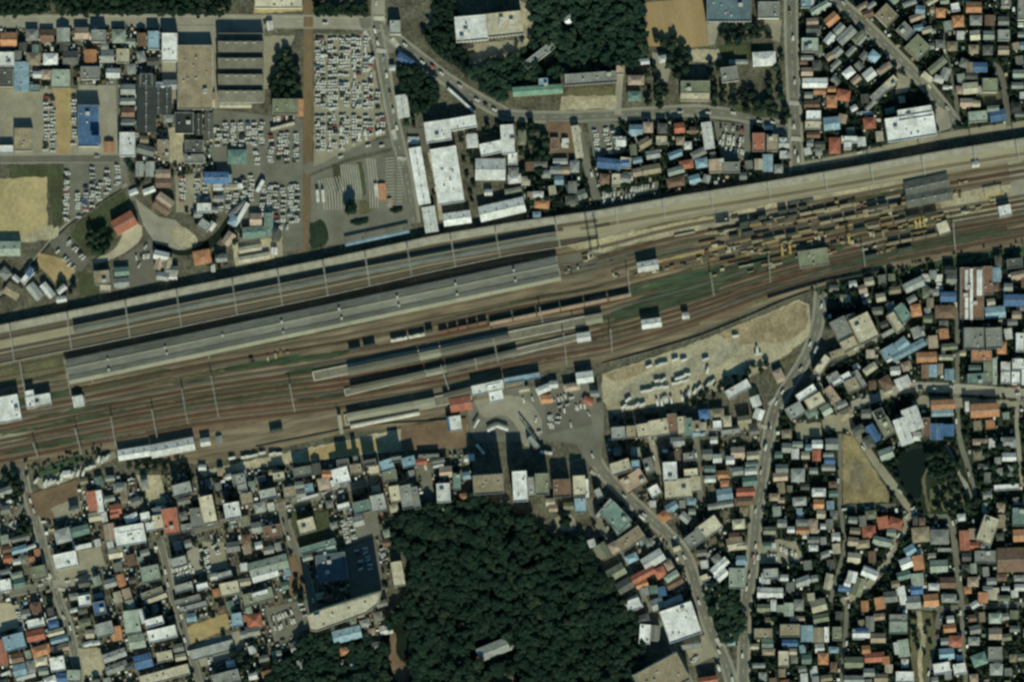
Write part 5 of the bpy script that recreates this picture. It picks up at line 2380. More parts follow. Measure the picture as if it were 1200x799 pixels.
# stacks of rails, beams and sleepers in the engineering yard
srng = random.Random(3)
M_ST = [mat('stack_tan', (0.34, 0.275, 0.15), objvar=.25), mat('stack_pale', (0.50, 0.45, 0.33), objvar=.2), mat('stack_rust', (0.27, 0.15, 0.075), objvar=.2), mat('stack_dark', (0.07, .065, .05))]
STK = []
for (x, y, n) in ((722, 322, 3), (750, 320, 3), (770, 316, 3), (785, 313, 3), (800, 311, 3), (845, 272, 5), (832, 275, 2), (830, 296, 3), (842, 287, 3), (856, 293, 4), (872, 296, 4), (886, 293, 5), (900, 280, 3), (912, 278, 3), (920, 292, 4),
                   (955, 277, 3), (966, 275, 3), (985, 282, 4), (1000, 284, 4), (1020, 274, 4), (1040, 272, 3), (1055, 268, 4), (1070, 264, 4), (1080, 260, 4), (1095, 258, 3), (1034, 242, 3), (1012, 252, 3), (1046, 248, 3), (1130, 216, 3),
                   (1120, 228, 4), (1135, 250, 5), (1148, 246, 3), (1160, 236, 3), (300, 422, 3), (318, 419, 3), (332, 416, 2), (820, 306, 3), (905, 262, 2), (1005, 238, 2), (690, 302, 3), (682, 306, 3), (697, 298, 2), (664, 318, 2), (672, 316, 2), (1028, 296, 2), (1042, 292, 2), (1024, 293, 2)):
    for _ in range(n):
        STK.append((x + srng.uniform(-6, 6), y + srng.uniform(-3, 3), srng.uniform(2.5, 8), srng.uniform(1.4, 3), srng.choice((11, 11, 100)), srng.choices((0, 1, 2, 3), (5, 3, 2, 2))[0]))
for _ in range(70):
    x = srng.uniform(830, 1105)
    y = dk(x) + srng.uniform(8, 78)
    STK.append((x, y, srng.uniform(3, 9), srng.uniform(1.4, 3), 11, srng.choices((0, 1, 2, 3), (4, 2, 3, 5))[0]))
for _ in range(46):
    x = srng.uniform(800, 1100)
    y = dk(x) + srng.uniform(14, 72)
    STK.append((x, y, srng.uniform(12, 30), srng.uniform(1.3, 2.6), 11, srng.choices((0, 1, 2, 3), (6, 2, 3, 3))[0]))
STK.sort()
STL = {}
for i, (x, y, l, w, a, m) in enumerate(STK):
    wx, wy = W(x, y)
    root = empty('material_stack', wx, wy, LAYER[0] + .2, R(a))
    root['category'] = 'stack'
    root['group'] = 'material stacks in the yard'
    h = srng.uniform(1.0, 2.2)
    for k in range(3):
        t = MB()
        t.box(0, (k - 1) * w * S / 3, l * S * srng.uniform(.85, 1), w * S / 3 - .08, 0, h * srng.uniform(.7, 1)); t.build('bundle', M_ST[m], root)
    STL.setdefault(('tan', 'pale', 'rusty', 'dark')[m], []).append((x, y, root))


SPOTS = [('the ribbed olive shed', 953, 303), ('the two-ridge dark shed', 1085, 216), ('the black hut', 846, 256), ('the upper white shed', 759, 312), ('the train shed end', 660, 312),
         ('the three side-by-side cranes', 1077, 262), ('the lone middle crane', 994, 280), ('the longest crane', 1164, 229), ('the white hut by the end', 1176, 247), ('the lattice mast', 693, 296),
         ('the two left cranes', 915, 293), ('the cream shed', 1105, 268), ('the long shed middle', 326, 420), ('the bend of the screen wall', 1000, 324)]
SG = {}
for cn, lst in STL.items():
    for x, y, o in lst:
        p = min(SPOTS, key=lambda l: math.hypot(l[1] - x, l[2] - y))
        k = int(((math.degrees(math.atan2(p[2] - y, x - p[1])) + 360 + 22.5) % 360) // 45)
        SG.setdefault((cn, DIRS[k], p[0]), []).append((math.hypot(p[1] - x, p[2] - y), o))
for (cn, dr, pn), lst in SG.items():
    lst.sort(key=lambda t: t[0])
    for i, (ds, o) in enumerate(lst):
        o['label'] = f'{cn} material stack {dr} {pn}' if len(lst) == 1 else f'{cn} material stack, {ORD[min(11, i)]} one {dr} {pn}'


def crane(x, y, ln, a, z, label):
    wx, wy = W(x, y)
    root = empty('gantry_crane', wx, wy, 0, R(a))
    tag(root, label, 'crane', 'yellow cranes of the yard')
    L_ = ln * S
    for sy in (-.5, .5):
        t = MB(); t.box(0, sy, L_, .6, z, z + .8); t.build('girder', M_YEL, root)
    for sx in (-.42, .42):
        for sy in (-1.2, 1.2):
            t = MB(); t.box(sx * L_, sy, .5, .5, 0, z); t.build('leg', M_YEL, root)
    t = MB(); t.box(L_ * .15, 0, 1.6, 1.8, z + .8, z + 1.6); t.build('trolley', M_YEL, root)


crane(1164, 229, 24, 10, 7, 'longest yellow gantry crane, at the right end of the yard')
crane(1072, 262, 13, 98, 6, 'yellow gantry crane, left of three side by side near the two-ridge shed')
crane(1077, 261, 13, 98, 6, 'yellow gantry crane, middle of three side by side near the two-ridge shed')
crane(1082, 260, 13, 98, 6, 'yellow gantry crane, right of three side by side near the two-ridge shed')
crane(916, 293, 14, 95, 6, 'yellow gantry crane left of the ribbed olive shed')
crane(925, 291, 14, 95, 6, 'yellow gantry crane beside the ribbed olive shed')
crane(994, 280, 12, 95, 6, 'yellow gantry crane in mid engineering yard')
# tall lattice mast with the long thin shadow
for (x, y, h, lab) in ((693, 296, 40, 'tallest lattice mast, beside the junk right of the train shed'), (702, 292, 28, 'shorter lattice mast right of the tallest mast')):
    wx, wy = W(x, y)
    root = empty('lattice_mast', wx, wy)
    tag(root, lab, 'mast', 'lattice masts')
    for sx in (-1, 1):
        for sy in (-1, 1):
            t = MB(); t.box(sx * .7, sy * .7, .3, .3, 0, h); t.build('leg', M_STEEL, root)
    t = MB()
    for k in range(int(h / 2)):
        for sy in (-.7, .7):
            t.box(0, sy, 1.4, .2, k * 2 + 1, k * 2 + 1.25)
            t.box(sy, 0, .2, 1.4, k * 2 + 1.4, k * 2 + 1.65)
    t.build('bracing', M_STEEL, root)['kind'] = 'stuff'

# roof over the depot's front walkway, station frontage canopies
canopy((405, 287), (480, 271), 4.0, 6.5, mat('canopy_blue', (0.20, 0.31, 0.42)), 'long blue walkway canopy at the foot of the bus depot', bulge=.4)
canopy((571, 504), (582, 498.5), 4.2, 4.2, DECK['W'], 'left half of the bent white bus shelter in the plaza', cat='bus shelter', name='bus_shelter', group='bus shelters in the plaza', seg=3)
canopy((582.3, 498.5), (596, 503), 4.2, 4.2, DECK['W'], 'right half of the bent white bus shelter in the plaza', cat='bus shelter', name='bus_shelter', group='bus shelters in the plaza', seg=3)
canopy((555, 501), (561, 491), 2.6, 4.2, DECK['W'], 'short slanting white shelter left of the plaza island', cat='bus shelter', name='bus_shelter', group='bus shelters in the plaza', seg=2)
canopy((609, 490), (628, 514), 2.2, 4.6, M_CAN, 'long slanting dark shelter in mid plaza', cat='bus shelter', name='bus_shelter', group='bus shelters in the plaza', seg=4)

# fence lines along the yard
def fence(label, pts, h, m):
    x, y = W(*pts[0])
    root = empty('fence', x, y)
    tag(root, label, 'fence', 'yard fences')
    for a, b in zip(pts, pts[1:]):
        (xa, ya), (xb, yb) = W(*a), W(*b)
        L_ = math.hypot(xb - xa, yb - ya)
        t = MB(); t.box((xa + xb) / 2 - x, (ya + yb) / 2 - y, L_ - .1, .15, .1, h, math.atan2(yb - ya, xb - xa)); t.build('fence_panel', m, root)
        t = MB(); t.box(xa - x, ya - y, .25, .25, 0, h + .1); t.build('post', M_STEEL, root)


fence('low wall along the bare strip under the lowest platform', [(300, 524), (340, 516), (380, 508), (420, 500), (460, 496), (500, 494), (546, 490)], 1.8, M_CONC)
fence('low pale fence above the earth yard', [(706, 426), (760, 412), (820, 394), (870, 374), (920, 352), (948, 342)], 1.6, M_CONC)
fence('long pale screen wall at the right of the yard above the weeds', [(900, 350), (940, 338), (968, 330), (1000, 324), (1030, 318)], 3.6, M_CONC)
fence('green boundary fence by the triangular field', [(1001, 513), (1018, 540), (1036, 567), (1044, 581)], 1.6, M_STEEL)

# ================================================================ trees
FOL = []
for i, c in enumerate(((0.011, 0.031, 0.020), (0.016, 0.038, 0.023), (0.009, 0.026, 0.018), (0.022, 0.040, 0.023))):
    m = mat('foliage_%s' % ('deep', 'fresh', 'dark', 'olive')[i], c, var=.35, scale=.25, stain=.45, objvar=.25, fine=1.0, rough=.95)
    FOL.append(m)
M_BARK = mat('bark', (0.09, 0.07, 0.05))
trng = np.random.default_rng(9)
ICO = None


def ico(sub=1):
    t = (1 + 5 ** .5) / 2
    v = [(-1, t, 0), (1, t, 0), (-1, -t, 0), (1, -t, 0), (0, -1, t), (0, 1, t), (0, -1, -t), (0, 1, -t), (t, 0, -1), (t, 0, 1), (-t, 0, -1), (-t, 0, 1)]
    f = [(0, 11, 5), (0, 5, 1), (0, 1, 7), (0, 7, 10), (0, 10, 11), (1, 5, 9), (5, 11, 4), (11, 10, 2), (10, 7, 6), (7, 1, 8), (3, 9, 4), (3, 4, 2), (3, 2, 6), (3, 6, 8), (3, 8, 9), (4, 9, 5), (2, 4, 11), (6, 2, 10), (8, 6, 7), (9, 8, 1)]
    v = [np.array(p) / np.linalg.norm(p) for p in v]
    for _ in range(sub):
        mid, nf = {}, []
        def md(a, b):
            k = (min(a, b), max(a, b))
            if k not in mid:
                p = v[a] + v[b]
                v.append(p / np.linalg.norm(p)); mid[k] = len(v) - 1
            return mid[k]
        for a, b, c in f:
            ab, bc, ca = md(a, b), md(b, c), md(c, a)
            nf += [(a, ab, ca), (b, bc, ab), (c, ca, bc), (ab, bc, ca)]
        f = nf
    return np.array(v), np.array(f)


IV0, IF0 = ico(0)
IV1, IF1 = ico(1)


def crown_arrays(lumps, leaves, sub1=True):
    """unit crown (radius about 1, base at z=0): uneven lumps plus many loose leaf clumps"""
    V, F = [], []
    n = 0
    iv, jf = (IV1, IF1) if sub1 else (IV0, IF0)
    cs = []
    for k in range(lumps):
        if k == 0:
            c = np.array([0, 0, .75]); r = .62
        else:
            a = trng.uniform(0, 2 * np.pi)
            rr = trng.uniform(.35, .72)
            c = np.array([rr * np.cos(a), rr * np.sin(a), trng.uniform(.35, 1.15) - rr * .25]); r = trng.uniform(.26, .44)
        cs.append((c, r))
        p = iv * r * trng.uniform(.78, 1.2, (len(iv), 1)) * np.array([1, 1, .85]) + c
        V.append(p); F += [tuple(q + n) for q in jf]; n += len(p)
    for _ in range(leaves):
        c, r = cs[trng.integers(len(cs))]
        d = trng.normal(size=3); d[2] = abs(d[2]); d /= np.linalg.norm(d)
        p0 = c + d * r * trng.uniform(.9, 1.25)
        s = trng.uniform(.07, .16)
        u = np.cross(d, trng.normal(size=3)); u /= np.linalg.norm(u) + 1e-6
        w = np.cross(d, u) + d * trng.uniform(-.6, .6)
        V.append(np.array([p0 - u * s, p0 + w * s, p0 + u * s, p0 - w * s]))
        F.append((n, n + 1, n + 2, n + 3)); n += 4
    return np.concatenate(V), F


CROWN = [crown_arrays(9, 110) for _ in range(5)]
CROWN_LO = [crown_arrays(6, 30, False) for _ in range(6)]
TREE_MESH = {}
for i, (v, f) in enumerate(CROWN):
    for j, m in enumerate(FOL):
        me = bpy.data.meshes.new('crown')
        me.from_pydata(v.tolist(), [], f)
        me.materials.append(m)
        TREE_MESH[(i, j)] = me
tk = MB()
n = 7
for k in range(n):
    a0, a1 = k * 2 * math.pi / n, (k + 1) * 2 * math.pi / n
    tk.poly([(.5 * math.cos(a0), .5 * math.sin(a0), 0), (.5 * math.cos(a1), .5 * math.sin(a1), 0), (.28 * math.cos(a1), .28 * math.sin(a1), 1), (.28 * math.cos(a0), .28 * math.sin(a0), 1)])
for k in range(4):
    a = k * 1.7
    tk.box(.5 * math.cos(a), .5 * math.sin(a), 1.1, .16, .8, 1.05, a)
TRUNK = tk.mesh('trunk', M_BARK)
TREES = []


def tree(x, y, r, label, group, mi=None, hk=1.0):
    wx, wy = W(x, y)
    rm = r * S
    root = empty('broadleaf_tree', wx, wy, 0, random.Random(int(x * 31 + y * 17)).uniform(0, 6.28))
    tag(root, label, 'tree', group)
    h = rm * (0.75 + .25 * hk)
    o = bpy.data.objects.new('trunk', TRUNK); C.objects.link(o); o.parent = root
    o.scale = (max(.4, rm * .16), max(.4, rm * .16), rm * .6 * hk + 1.2)
    o = bpy.data.objects.new('crown', TREE_MESH[(int(x * 7 + y * 3) % 5, (int(x + y * 5) % 4) if mi is None else mi)])
    C.objects.link(o); o.parent = root
    o.location = (0, 0, rm * .3 * hk + .6)
    o.scale = (rm, rm, h * 1.05 * hk)
    TREES.append(o)


def scatter(poly, spacing, rr, seed, margin=0.0, tries=30000):
    g_ = random.Random(seed)
    xs = [p[0] for p in poly]; ys = [p[1] for p in poly]
    out = []
    cell = {}
    area = (max(xs) - min(xs)) * (max(ys) - min(ys))
    for _ in range(int(min(tries, area / spacing ** 2 * 9))):
        x, y = g_.uniform(min(xs), max(xs)), g_.uniform(min(ys), max(ys))
        if not in_poly(x, y, poly): continue
        k = (int(x / spacing), int(y / spacing))
        if any((x - a) ** 2 + (y - b) ** 2 < spacing ** 2 for i in (-1, 0, 1) for j in (-1, 0, 1) for a, b in cell.get((k[0] + i, k[1] + j), ())): continue
        if margin and not free(x, y, int(margin), (0,)): continue
        cell.setdefault(k, []).append((x, y))
        out.append((x, y, g_.uniform(*rr)))
    return out


def wood(name, label, polys, spacing, rr, seed, floor=True, avoid=()):
    V, F, M = [], [], []
    n = 0
    for pi, poly in enumerate(polys):
        if floor:
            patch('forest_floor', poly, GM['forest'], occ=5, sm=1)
        for x, y, r in scatter(poly, spacing, rr, seed + pi):
            if any((x - ax) ** 2 / aw ** 2 + (y - ay) ** 2 / ah ** 2 < 1 for ax, ay, aw, ah in avoid):
                continue
            xi, yi = int(x + 20), int(y + 20)
            if 0 <= xi < 1240 and 0 <= yi < 840 and OCC[yi, xi] in (1, 2):
                continue
            v, f = CROWN_LO[trng.integers(6)]
            a = trng.uniform(0, 6.28)
            rot = np.array([[np.cos(a), -np.sin(a), 0], [np.sin(a), np.cos(a), 0], [0, 0, 1]])
            rm = r * S
            wx, wy = W(x, y)
            hz = trng.uniform(.4, .8)
            p = v @ rot.T * np.array([rm, rm, rm * hz]) + np.array([wx, wy, trng.uniform(3.0, 6.0)])
            V.append(p)
            mi = int(trng.choice(4, p=(.4, .2, .3, .1)))
            F += [tuple(q + n for q in t) for t in f]; M += [mi] * len(f); n += len(p)
    me = bpy.data.meshes.new(name)
    me.from_pydata(np.concatenate(V).tolist(), [], F)
    for m in FOL: me.materials.append(m)
    me.polygons.foreach_set('material_index', M)
    o = bpy.data.objects.new(name, me); C.objects.link(o)
    tag(o, label, 'woodland', kind='stuff')


W1 = [(470, 602), (505, 592), (540, 582), (572, 584), (600, 600), (622, 604), (640, 628), (684, 632), (694, 652), (716, 684), (738, 712), (752, 742), (752, 770), (736, 840), (432, 840), (438, 770), (452, 732), (474, 706), (484, 660), (462, 630)]
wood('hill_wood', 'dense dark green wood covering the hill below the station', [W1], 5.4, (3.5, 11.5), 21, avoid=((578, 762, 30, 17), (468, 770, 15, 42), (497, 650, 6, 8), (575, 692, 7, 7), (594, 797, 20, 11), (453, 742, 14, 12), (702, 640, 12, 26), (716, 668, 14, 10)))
wood('southern_wood', 'dark trees massed below the tall cream slab', [[(300, 840), (322, 770), (366, 744), (402, 748), (438, 742), (432, 840)]], 5.2, (4.5, 9), 22, avoid=((407, 744, 20, 11), (328, 760, 18, 10)))
wood('northern_wood', 'dark wood above and around the teal school wing', [[(548, 84), (580, 74), (622, 56), (626, 30), (622, -20), (752, -20), (757, 60), (742, 78), (700, 84), (662, 86), (600, 98), (592, 118), (566, 104)]], 5.2, (4.5, 9), 23, avoid=((667, 24, 8, 8), (632, 66, 20, 8), (640, 76, 12, 6), (676, 45, 4, 14)))
wood('orchard_belt', 'straight dark green tree belts along the top left edge', [[(-20, -20), (56, -20), (56, 18), (-20, 18)], [(66, -20), (272, -20), (272, 17), (66, 17)], [(368, 6), (430, 6), (432, 17), (368, 17)]], 5.5, (4.5, 7), 24)
wood('ravine_wood', 'dark trees between the white school and the round crossing', [[(510, 2), (530, -10), (536, 30), (532, 52), (552, 62), (546, 84), (526, 74), (502, 54), (496, 40), (508, 24)], [(466, 84), (480, 76), (504, 92), (516, 108), (506, 128), (490, 134), (472, 112)]], 5.2, (4.5, 8), 25)
wood('tree_island_wood', 'dark leafy wedge of trees where two streets meet', [[(828, 690), (846, 676), (862, 688), (868, 710), (871, 732), (862, 750), (848, 752), (838, 740), (832, 716)]], 5.2, (4.5, 8), 26)

for p_ in ([(458, 742), (465, 739), (463, 760), (472, 776), (484, 786), (487, 800), (464, 800), (458, 782), (455, 760)], [(580, 793), (600, 787), (606, 800), (578, 800)], [(556, 770), (590, 756), (598, 764), (566, 778)]):
    patch('clearing', p_, GM['brown'], sm=1)
CL = [   # clumps of separate trees: outline, spacing, radius, how the clump is described
    ([(612, 128), (636, 128), (642, 178), (640, 238), (622, 238), (610, 190)], 8, (4, 6.5), 'dark tree in the belt right of the big white warehouses'),
    ([(842, 30), (900, 28), (902, 48), (842, 52)], 8, (4.5, 6.5), 'dark tree in the clump below the blue gymnasium'),
    ([(856, 104), (880, 108), (906, 122), (906, 136), (880, 132), (858, 122)], 8, (4.5, 6), 'dark tree in the grove left of the tall north street'),
    ([(902, 66), (922, 62), (924, 146), (908, 150), (900, 110)], 8, (4.5, 6), 'dark tree in the strip beside the tall north street'),
    ([(764, 44), (792, 42), (808, 60), (806, 80), (794, 92), (780, 80)], 9, (5, 7), 'dark round tree below the brown sports ground'),
    ([(752, 78), (768, 80), (782, 104), (780, 126), (760, 124), (750, 100)], 8, (4, 6), 'dark tree in the garden left of the olive office'),
    ([(832, 76), (846, 72), (850, 120), (836, 126)], 8, (4, 5.5), 'dark tree right of the olive office'),
    ([(1088, 532), (1106, 524), (1124, 552), (1122, 566), (1104, 566), (1090, 556)], 6.5, (4.5, 6.5), 'dark tree on the wooded mound right of the dark pond'),
    ([(1092, 576), (1108, 566), (1124, 570), (1138, 586), (1112, 600), (1092, 598)], 7, (3.5, 5.5), 'dark tree on the dry grass below the wooded mound'),
    ([(1040, 545), (1048, 540), (1052, 560), (1070, 588), (1080, 590), (1078, 600), (1062, 590), (1046, 568)], 5.5, (2.8, 4.2), 'dark tree on the lower left bank of the dark pond'),
    ([(1048, 528), (1060, 516), (1092, 512), (1092, 520), (1064, 524), (1050, 540)], 7, (3.5, 5), 'dark tree on the upper bank of the dark pond'),
    ([(1140, 526), (1158, 512), (1180, 514), (1192, 548), (1188, 570), (1150, 574)], 8, (4.5, 6.5), 'dark tree in the grove right of the pond park'),
    ([(1130, 590), (1150, 580), (1190, 590), (1188, 600), (1140, 600)], 8, (4, 5.5), 'dark tree above the tan roofs right of the pond bend'),
    ([(972, 338), (990, 330), (1008, 342), (1010, 352), (994, 352), (976, 348)], 7.5, (4.5, 6.5), 'dark tree above the concrete block by the bend'),
    ([(1020, 326), (1046, 322), (1052, 340), (1026, 350)], 8, (4, 5.5), 'dark tree under the railside weeds at upper right'),
    ([(106, 270), (124, 266), (134, 282), (132, 294), (114, 300), (102, 292)], 7.5, (4.5, 7), 'dark round tree below and left of the red-roofed hall'),
    ([(326, 62), (334, 52), (346, 70), (352, 112), (324, 114), (318, 106)], 7.5, (4.5, 6.5), 'dark tree in the wedge right of the pale lot'),
    ([(466, 84), (478, 76), (486, 100), (474, 108)], 8, (4, 5.5), 'dark tree right of the long south street'),
    ([(470, 132), (484, 128), (488, 146), (476, 150)], 7, (3.5, 5), 'dark tree by the white lorry shed'),
    ([(1066, 610), (1074, 608), (1072, 620), (1058, 646), (1048, 662), (1044, 658)], 6.5, (3.2, 4.6), 'dark tree lining the street below the pond'),
    ([(1042, 672), (1048, 666), (1028, 702), (1014, 714), (1018, 702)], 6.5, (3.5, 5), 'dark tree lining the lower end of the pond street'),
    ([(1070, 722), (1084, 722), (1092, 742), (1084, 770), (1072, 764)], 9, (3, 4.5), 'small tree in the grassy park strip'),
    ([(1125, 648), (1160, 640), (1164, 668), (1130, 672)], 8, (4, 5.5), 'dark tree left of the long brown hall'),
    ([(850, 640), (872, 640), (874, 680), (862, 690), (848, 676)], 9, (3.5, 5), 'dark tree between the mint roof and the junction'),
    ([(932, 748), (956, 746), (958, 780), (936, 782)], 7.5, (4, 5.5), 'dark tree in the garden below the blue roof'),
    ([(876, 716), (912, 718), (912, 736), (878, 738)], 8, (4, 6), 'dark tree beside the olive roof on the main street'),
    ([(480, 590), (520, 584), (552, 578), (560, 584), (530, 590), (480, 602)], 8, (4, 6), 'dark tree at the top fringe of the hill wood'),
    ([(800, 470), (830, 450), (860, 440), (898, 420), (902, 428), (860, 452), (812, 478)], 7.5, (3.5, 5), 'dark tree on the bank under the earth yard'),
    ([(716, 490), (800, 476), (800, 484), (716, 498)], 7.5, (3.5, 5), 'dark tree along the wall below the earth yard'),
    ([(390, 618), (400, 600), (396, 640), (384, 648)], 8, (3, 4.5), 'small tree left of the red-car lot'),
    ([(345, 672), (354, 676), (356, 706), (346, 700)], 7, (3.5, 5), 'dark tree beside the third street'),
    ([(4, 560), (24, 548), (30, 570), (20, 588), (4, 582)], 7.5, (4.5, 6), 'dark tree at the left edge under the tracks'),
    ([(20, 612), (34, 604), (40, 625), (26, 632)], 8, (4, 5.5), 'dark tree in the wedge left of the main south-west street'),
    ([(150, 546), (162, 540), (220, 540), (222, 548), (170, 556)], 8, (3.5, 5), 'dark tree below the long white trackside shed'),
    ([(70, 330), (88, 330), (92, 345), (76, 348)], 7.5, (3.5, 5), 'dark tree left of the green verge by the viaduct'),
    ([(28, 312), (44, 306), (46, 318), (30, 326)], 7.5, (3.5, 5), 'dark tree beside the creek'),
    ([(150, 190), (182, 190), (184, 220), (160, 218)], 7.5, (3.5, 5), 'dark tree round the two pale sheds left of the brown halls'),
    ([(216, 244), (238, 250), (262, 258), (256, 268), (230, 262)], 7.5, (3, 4.5), 'dark tree along the stream in the dealer quarter'),
    ([(270, 252), (290, 248), (290, 280), (274, 284)], 8, (3.5, 5), 'dark tree beside the teal L-shaped sheds'),
    ([(236, 302), (256, 296), (268, 310), (248, 316)], 8, (3.5, 4.5), 'dark tree right of the orange roof by the viaduct'),
    ([(560, 150), (612, 138), (614, 150), (600, 156), (566, 164)], 8, (3.5, 5), 'dark tree above the L-shaped white roof'),
    ([(500, 215), (516, 214), (516, 236), (504, 238)], 8, (2.5, 3.5), 'small tree in the gap right of the long white shed'),
    ([(540, 160), (556, 156), (560, 236), (548, 236)], 9, (3, 4.5), 'dark tree in the lane right of the big white warehouse'),
    ([(880, 520), (888, 510), (900, 600), (890, 610)], 9, (2.5, 3.5), 'small tree beside the main street'),
    ([(935, 585), (965, 560), (978, 600), (955, 620), (938, 605)], 8, (3.5, 5), 'dark tree left of the triangular sandy field'),
    ([(900, 660), (960, 656), (968, 680), (950, 702), (905, 672)], 9, (3.5, 5), 'dark tree below the tan car park'),
    ([(1000, 750), (1040, 765), (1060, 780), (1050, 800), (1000, 790)], 9, (3.5, 5), 'dark tree left of the grassy park strip'),
    ([(270, 760), (300, 752), (306, 800), (276, 800)], 8, (4, 5.5), 'dark tree in the lower garden below the grey yard'),
]
TDIST = []
for poly, sp, rr, lab in CL:
    for (x, y, r) in scatter(poly, sp, rr, int(poly[0][0] * 3 + poly[0][1])):
        xi, yi = int(x + 20), int(y + 20)
        if 0 <= xi < 1240 and 0 <= yi < 840 and OCC[yi, xi] in (1, 2): continue
        TDIST.append((r, x, y, lab))
TDIST.sort(reverse=True)
tree(412.5, 243, 9.5, 'big round dark tree standing alone in the bus depot', None, 2)
tree(662, 610, 9.0, 'round dark tree in the paved plot below the plaza towers', None, 2)
spare = []
for i, (r, x, y, lab) in enumerate(TDIST):
    if i < 292: tree(x, y, r, lab, lab.replace('dark tree', 'dark trees').replace('small tree', 'small trees').replace('dark round tree', 'dark round trees'))
    else: spare.append((x, y, r))
clumps = {}
for o in C.objects:
    if o.name.startswith('broadleaf_tree') and 'group' in o:
        clumps.setdefault(o['label'], []).append(o)
for lab, lst in clumps.items():
    lst.sort(key=lambda o: o.location.x)
    if len(lst) > 1:
        for i, o in enumerate(lst):
            o['label'] = f'{lab}, {NUM[min(i, 39)]} from left'
# hedges in the depot
for (x, y, w, h, lab) in ((423.5, 260, 25, 9.5, 'oblong dark hedge bed in the bus depot below the big tree'), (466, 246, 18, 9, 'oblong dark hedge bed beside the orange depot roof')):
    wx, wy = W(x, y)
    ho = bpy.data.objects.new('hedge', TREE_MESH[(1, 0)]); C.objects.link(ho)
    ho.location = (wx, wy, 0); ho.scale = (w * S / 2, h * S / 2, 1.8); ho.rotation_euler = (0, 0, R(6))
    tag(ho, lab, 'hedge')
# sheds, carports, tanks and other small yard things between the houses
cl = MB()
ckeys = list('WLGDrPtCbMT')
for key, (poly, a) in RES.items():
    for x, y, r in scatter(poly, 4.0, (.8, 2.4), 177 + a, margin=1):
        if trng.random() < (.6 if key.startswith('south_w') or key == 'north_west' else .2):
            wx, wy = W(x, y)
            w_, h_ = r * S * trng.uniform(1.1, 2.6), r * S * trng.uniform(.9, 1.7)
            hh = trng.uniform(1.2, 3.4)
            cl.box(wx, wy, w_, h_, 0, hh, R(a + trng.choice((0, 90)) + trng.uniform(-6, 6)), m=int(trng.choice(len(ckeys), p=(.16, .2, .14, .08, .06, .08, .08, .08, .05, .04, .03))))
            occ_poly([(x - r, y - r), (x + r, y - r), (x + r, y + r), (x - r, y + r)], 6)
tag(cl.build('yard_clutter', [DECK[k] for k in ckeys]), 'small sheds, carports and clutter in the yards between the houses', 'clutter', kind='stuff')
# small garden trees and bushes filling what is left between the roofs
gar = []
for key, (poly, a) in RES.items():
    for x, y, r in scatter(poly, 3.4, (1.3, 4.4), 77 + a, margin=1):
        if trng.random() < (.35 if key in ('south_west', 'south_middle', 'north_west') else .75):
          gar.append((x, y, r))
for k in range(700):
    x = srng.uniform(0, 1200)
    y = yat(SE_, x) + srng.uniform(-1, 3)
    if 940 < x < 1200 or 20 < x < 120: gar.append((x, y + srng.uniform(-8, 10), srng.uniform(1.2, 2.4)))
V, F, M = [], [], []
n = 0
for x, y, r in gar + spare:
    v, f = CROWN_LO[trng.integers(6)]
    rm = r * S
    wx, wy = W(x, y)
    V.append(v * np.array([rm * trng.uniform(.7, 1.3), rm, rm * 1.0]) + np.array([wx, wy, .4])); F += [tuple(q + n for q in t) for t in f]
    M += [int(trng.integers(4))] * len(f); n += len(v)
me = bpy.data.meshes.new('garden_greenery')
me.from_pydata(np.concatenate(V).tolist(), [], F)
for m in FOL: me.materials.append(m)
me.polygons.foreach_set('material_index', M)
o = bpy.data.objects.new('garden_greenery', me); C.objects.link(o)
tag(o, 'garden bushes and small trees filling the gaps between the houses', 'greenery', kind='stuff')

# ================================================================ vehicles
CARC = {'white': (0.58, 0.58, 0.55), 'silver': (0.42, 0.43, 0.42), 'black': (0.02, 0.02, 0.022), 'red': (0.32, 0.04, 0.03), 'blue': (0.06, 0.12, 0.26)}
M_TYRE = mat('tyre', (0.02, 0.02, 0.02))
CAR_ME = {}
M_CARG = mat('car_glass', (0.10, 0.11, 0.115), rough=.2, objvar=0)


def car_mesh(cname):
    m = MB()
    L_, w = 4.5, 1.75
    side = [(-L_ / 2, .35), (-L_ / 2, .85), (-L_ / 2 + .2, .95), (1.0, .95), (L_ / 2 - .1, .8), (L_ / 2, .35)]
    for (x0, z0), (x1, z1) in zip(side, side[1:]):
        m.poly([(x0, -w / 2, z0), (x0, w / 2, z0), (x1, w / 2, z1), (x1, -w / 2, z1)], 0)
    for sy in (-1, 1):
        m.poly([(x, sy * w / 2, z) for x, z in side], 0)
    ca = [(-1.9, .95), (-1.5, 1.45), (.35, 1.45), (1.1, .95)]
    for k, ((x0, z0), (x1, z1)) in enumerate(zip(ca, ca[1:])):
        i0, i1 = (.12 if z0 < 1 else .22), (.12 if z1 < 1 else .22)
        m.poly([(x0, -w / 2 + i0, z0), (x0, w / 2 - i0, z0), (x1, w / 2 - i1, z1), (x1, -w / 2 + i1, z1)], 0 if k == 1 else 1)
    for sy in (-1, 1):
        m.poly([(x, sy * (w / 2 - (.12 if z < 1 else .22)), z) for x, z in ca], 1)
    for sx in (-1.35, 1.35):
        for sy in (-1, 1):
            m.box(sx, sy * .78, .62, .22, 0.0, .62, m=2)
    p = bpy.data.materials.get('car_paint_' + cname)
    if not p:
        p = mat('car_paint_' + cname, CARC[cname], rough=.3, stain=.05, var=.03, objvar=.1)
    return m.mesh('car', [p, M_CARG, M_TYRE])


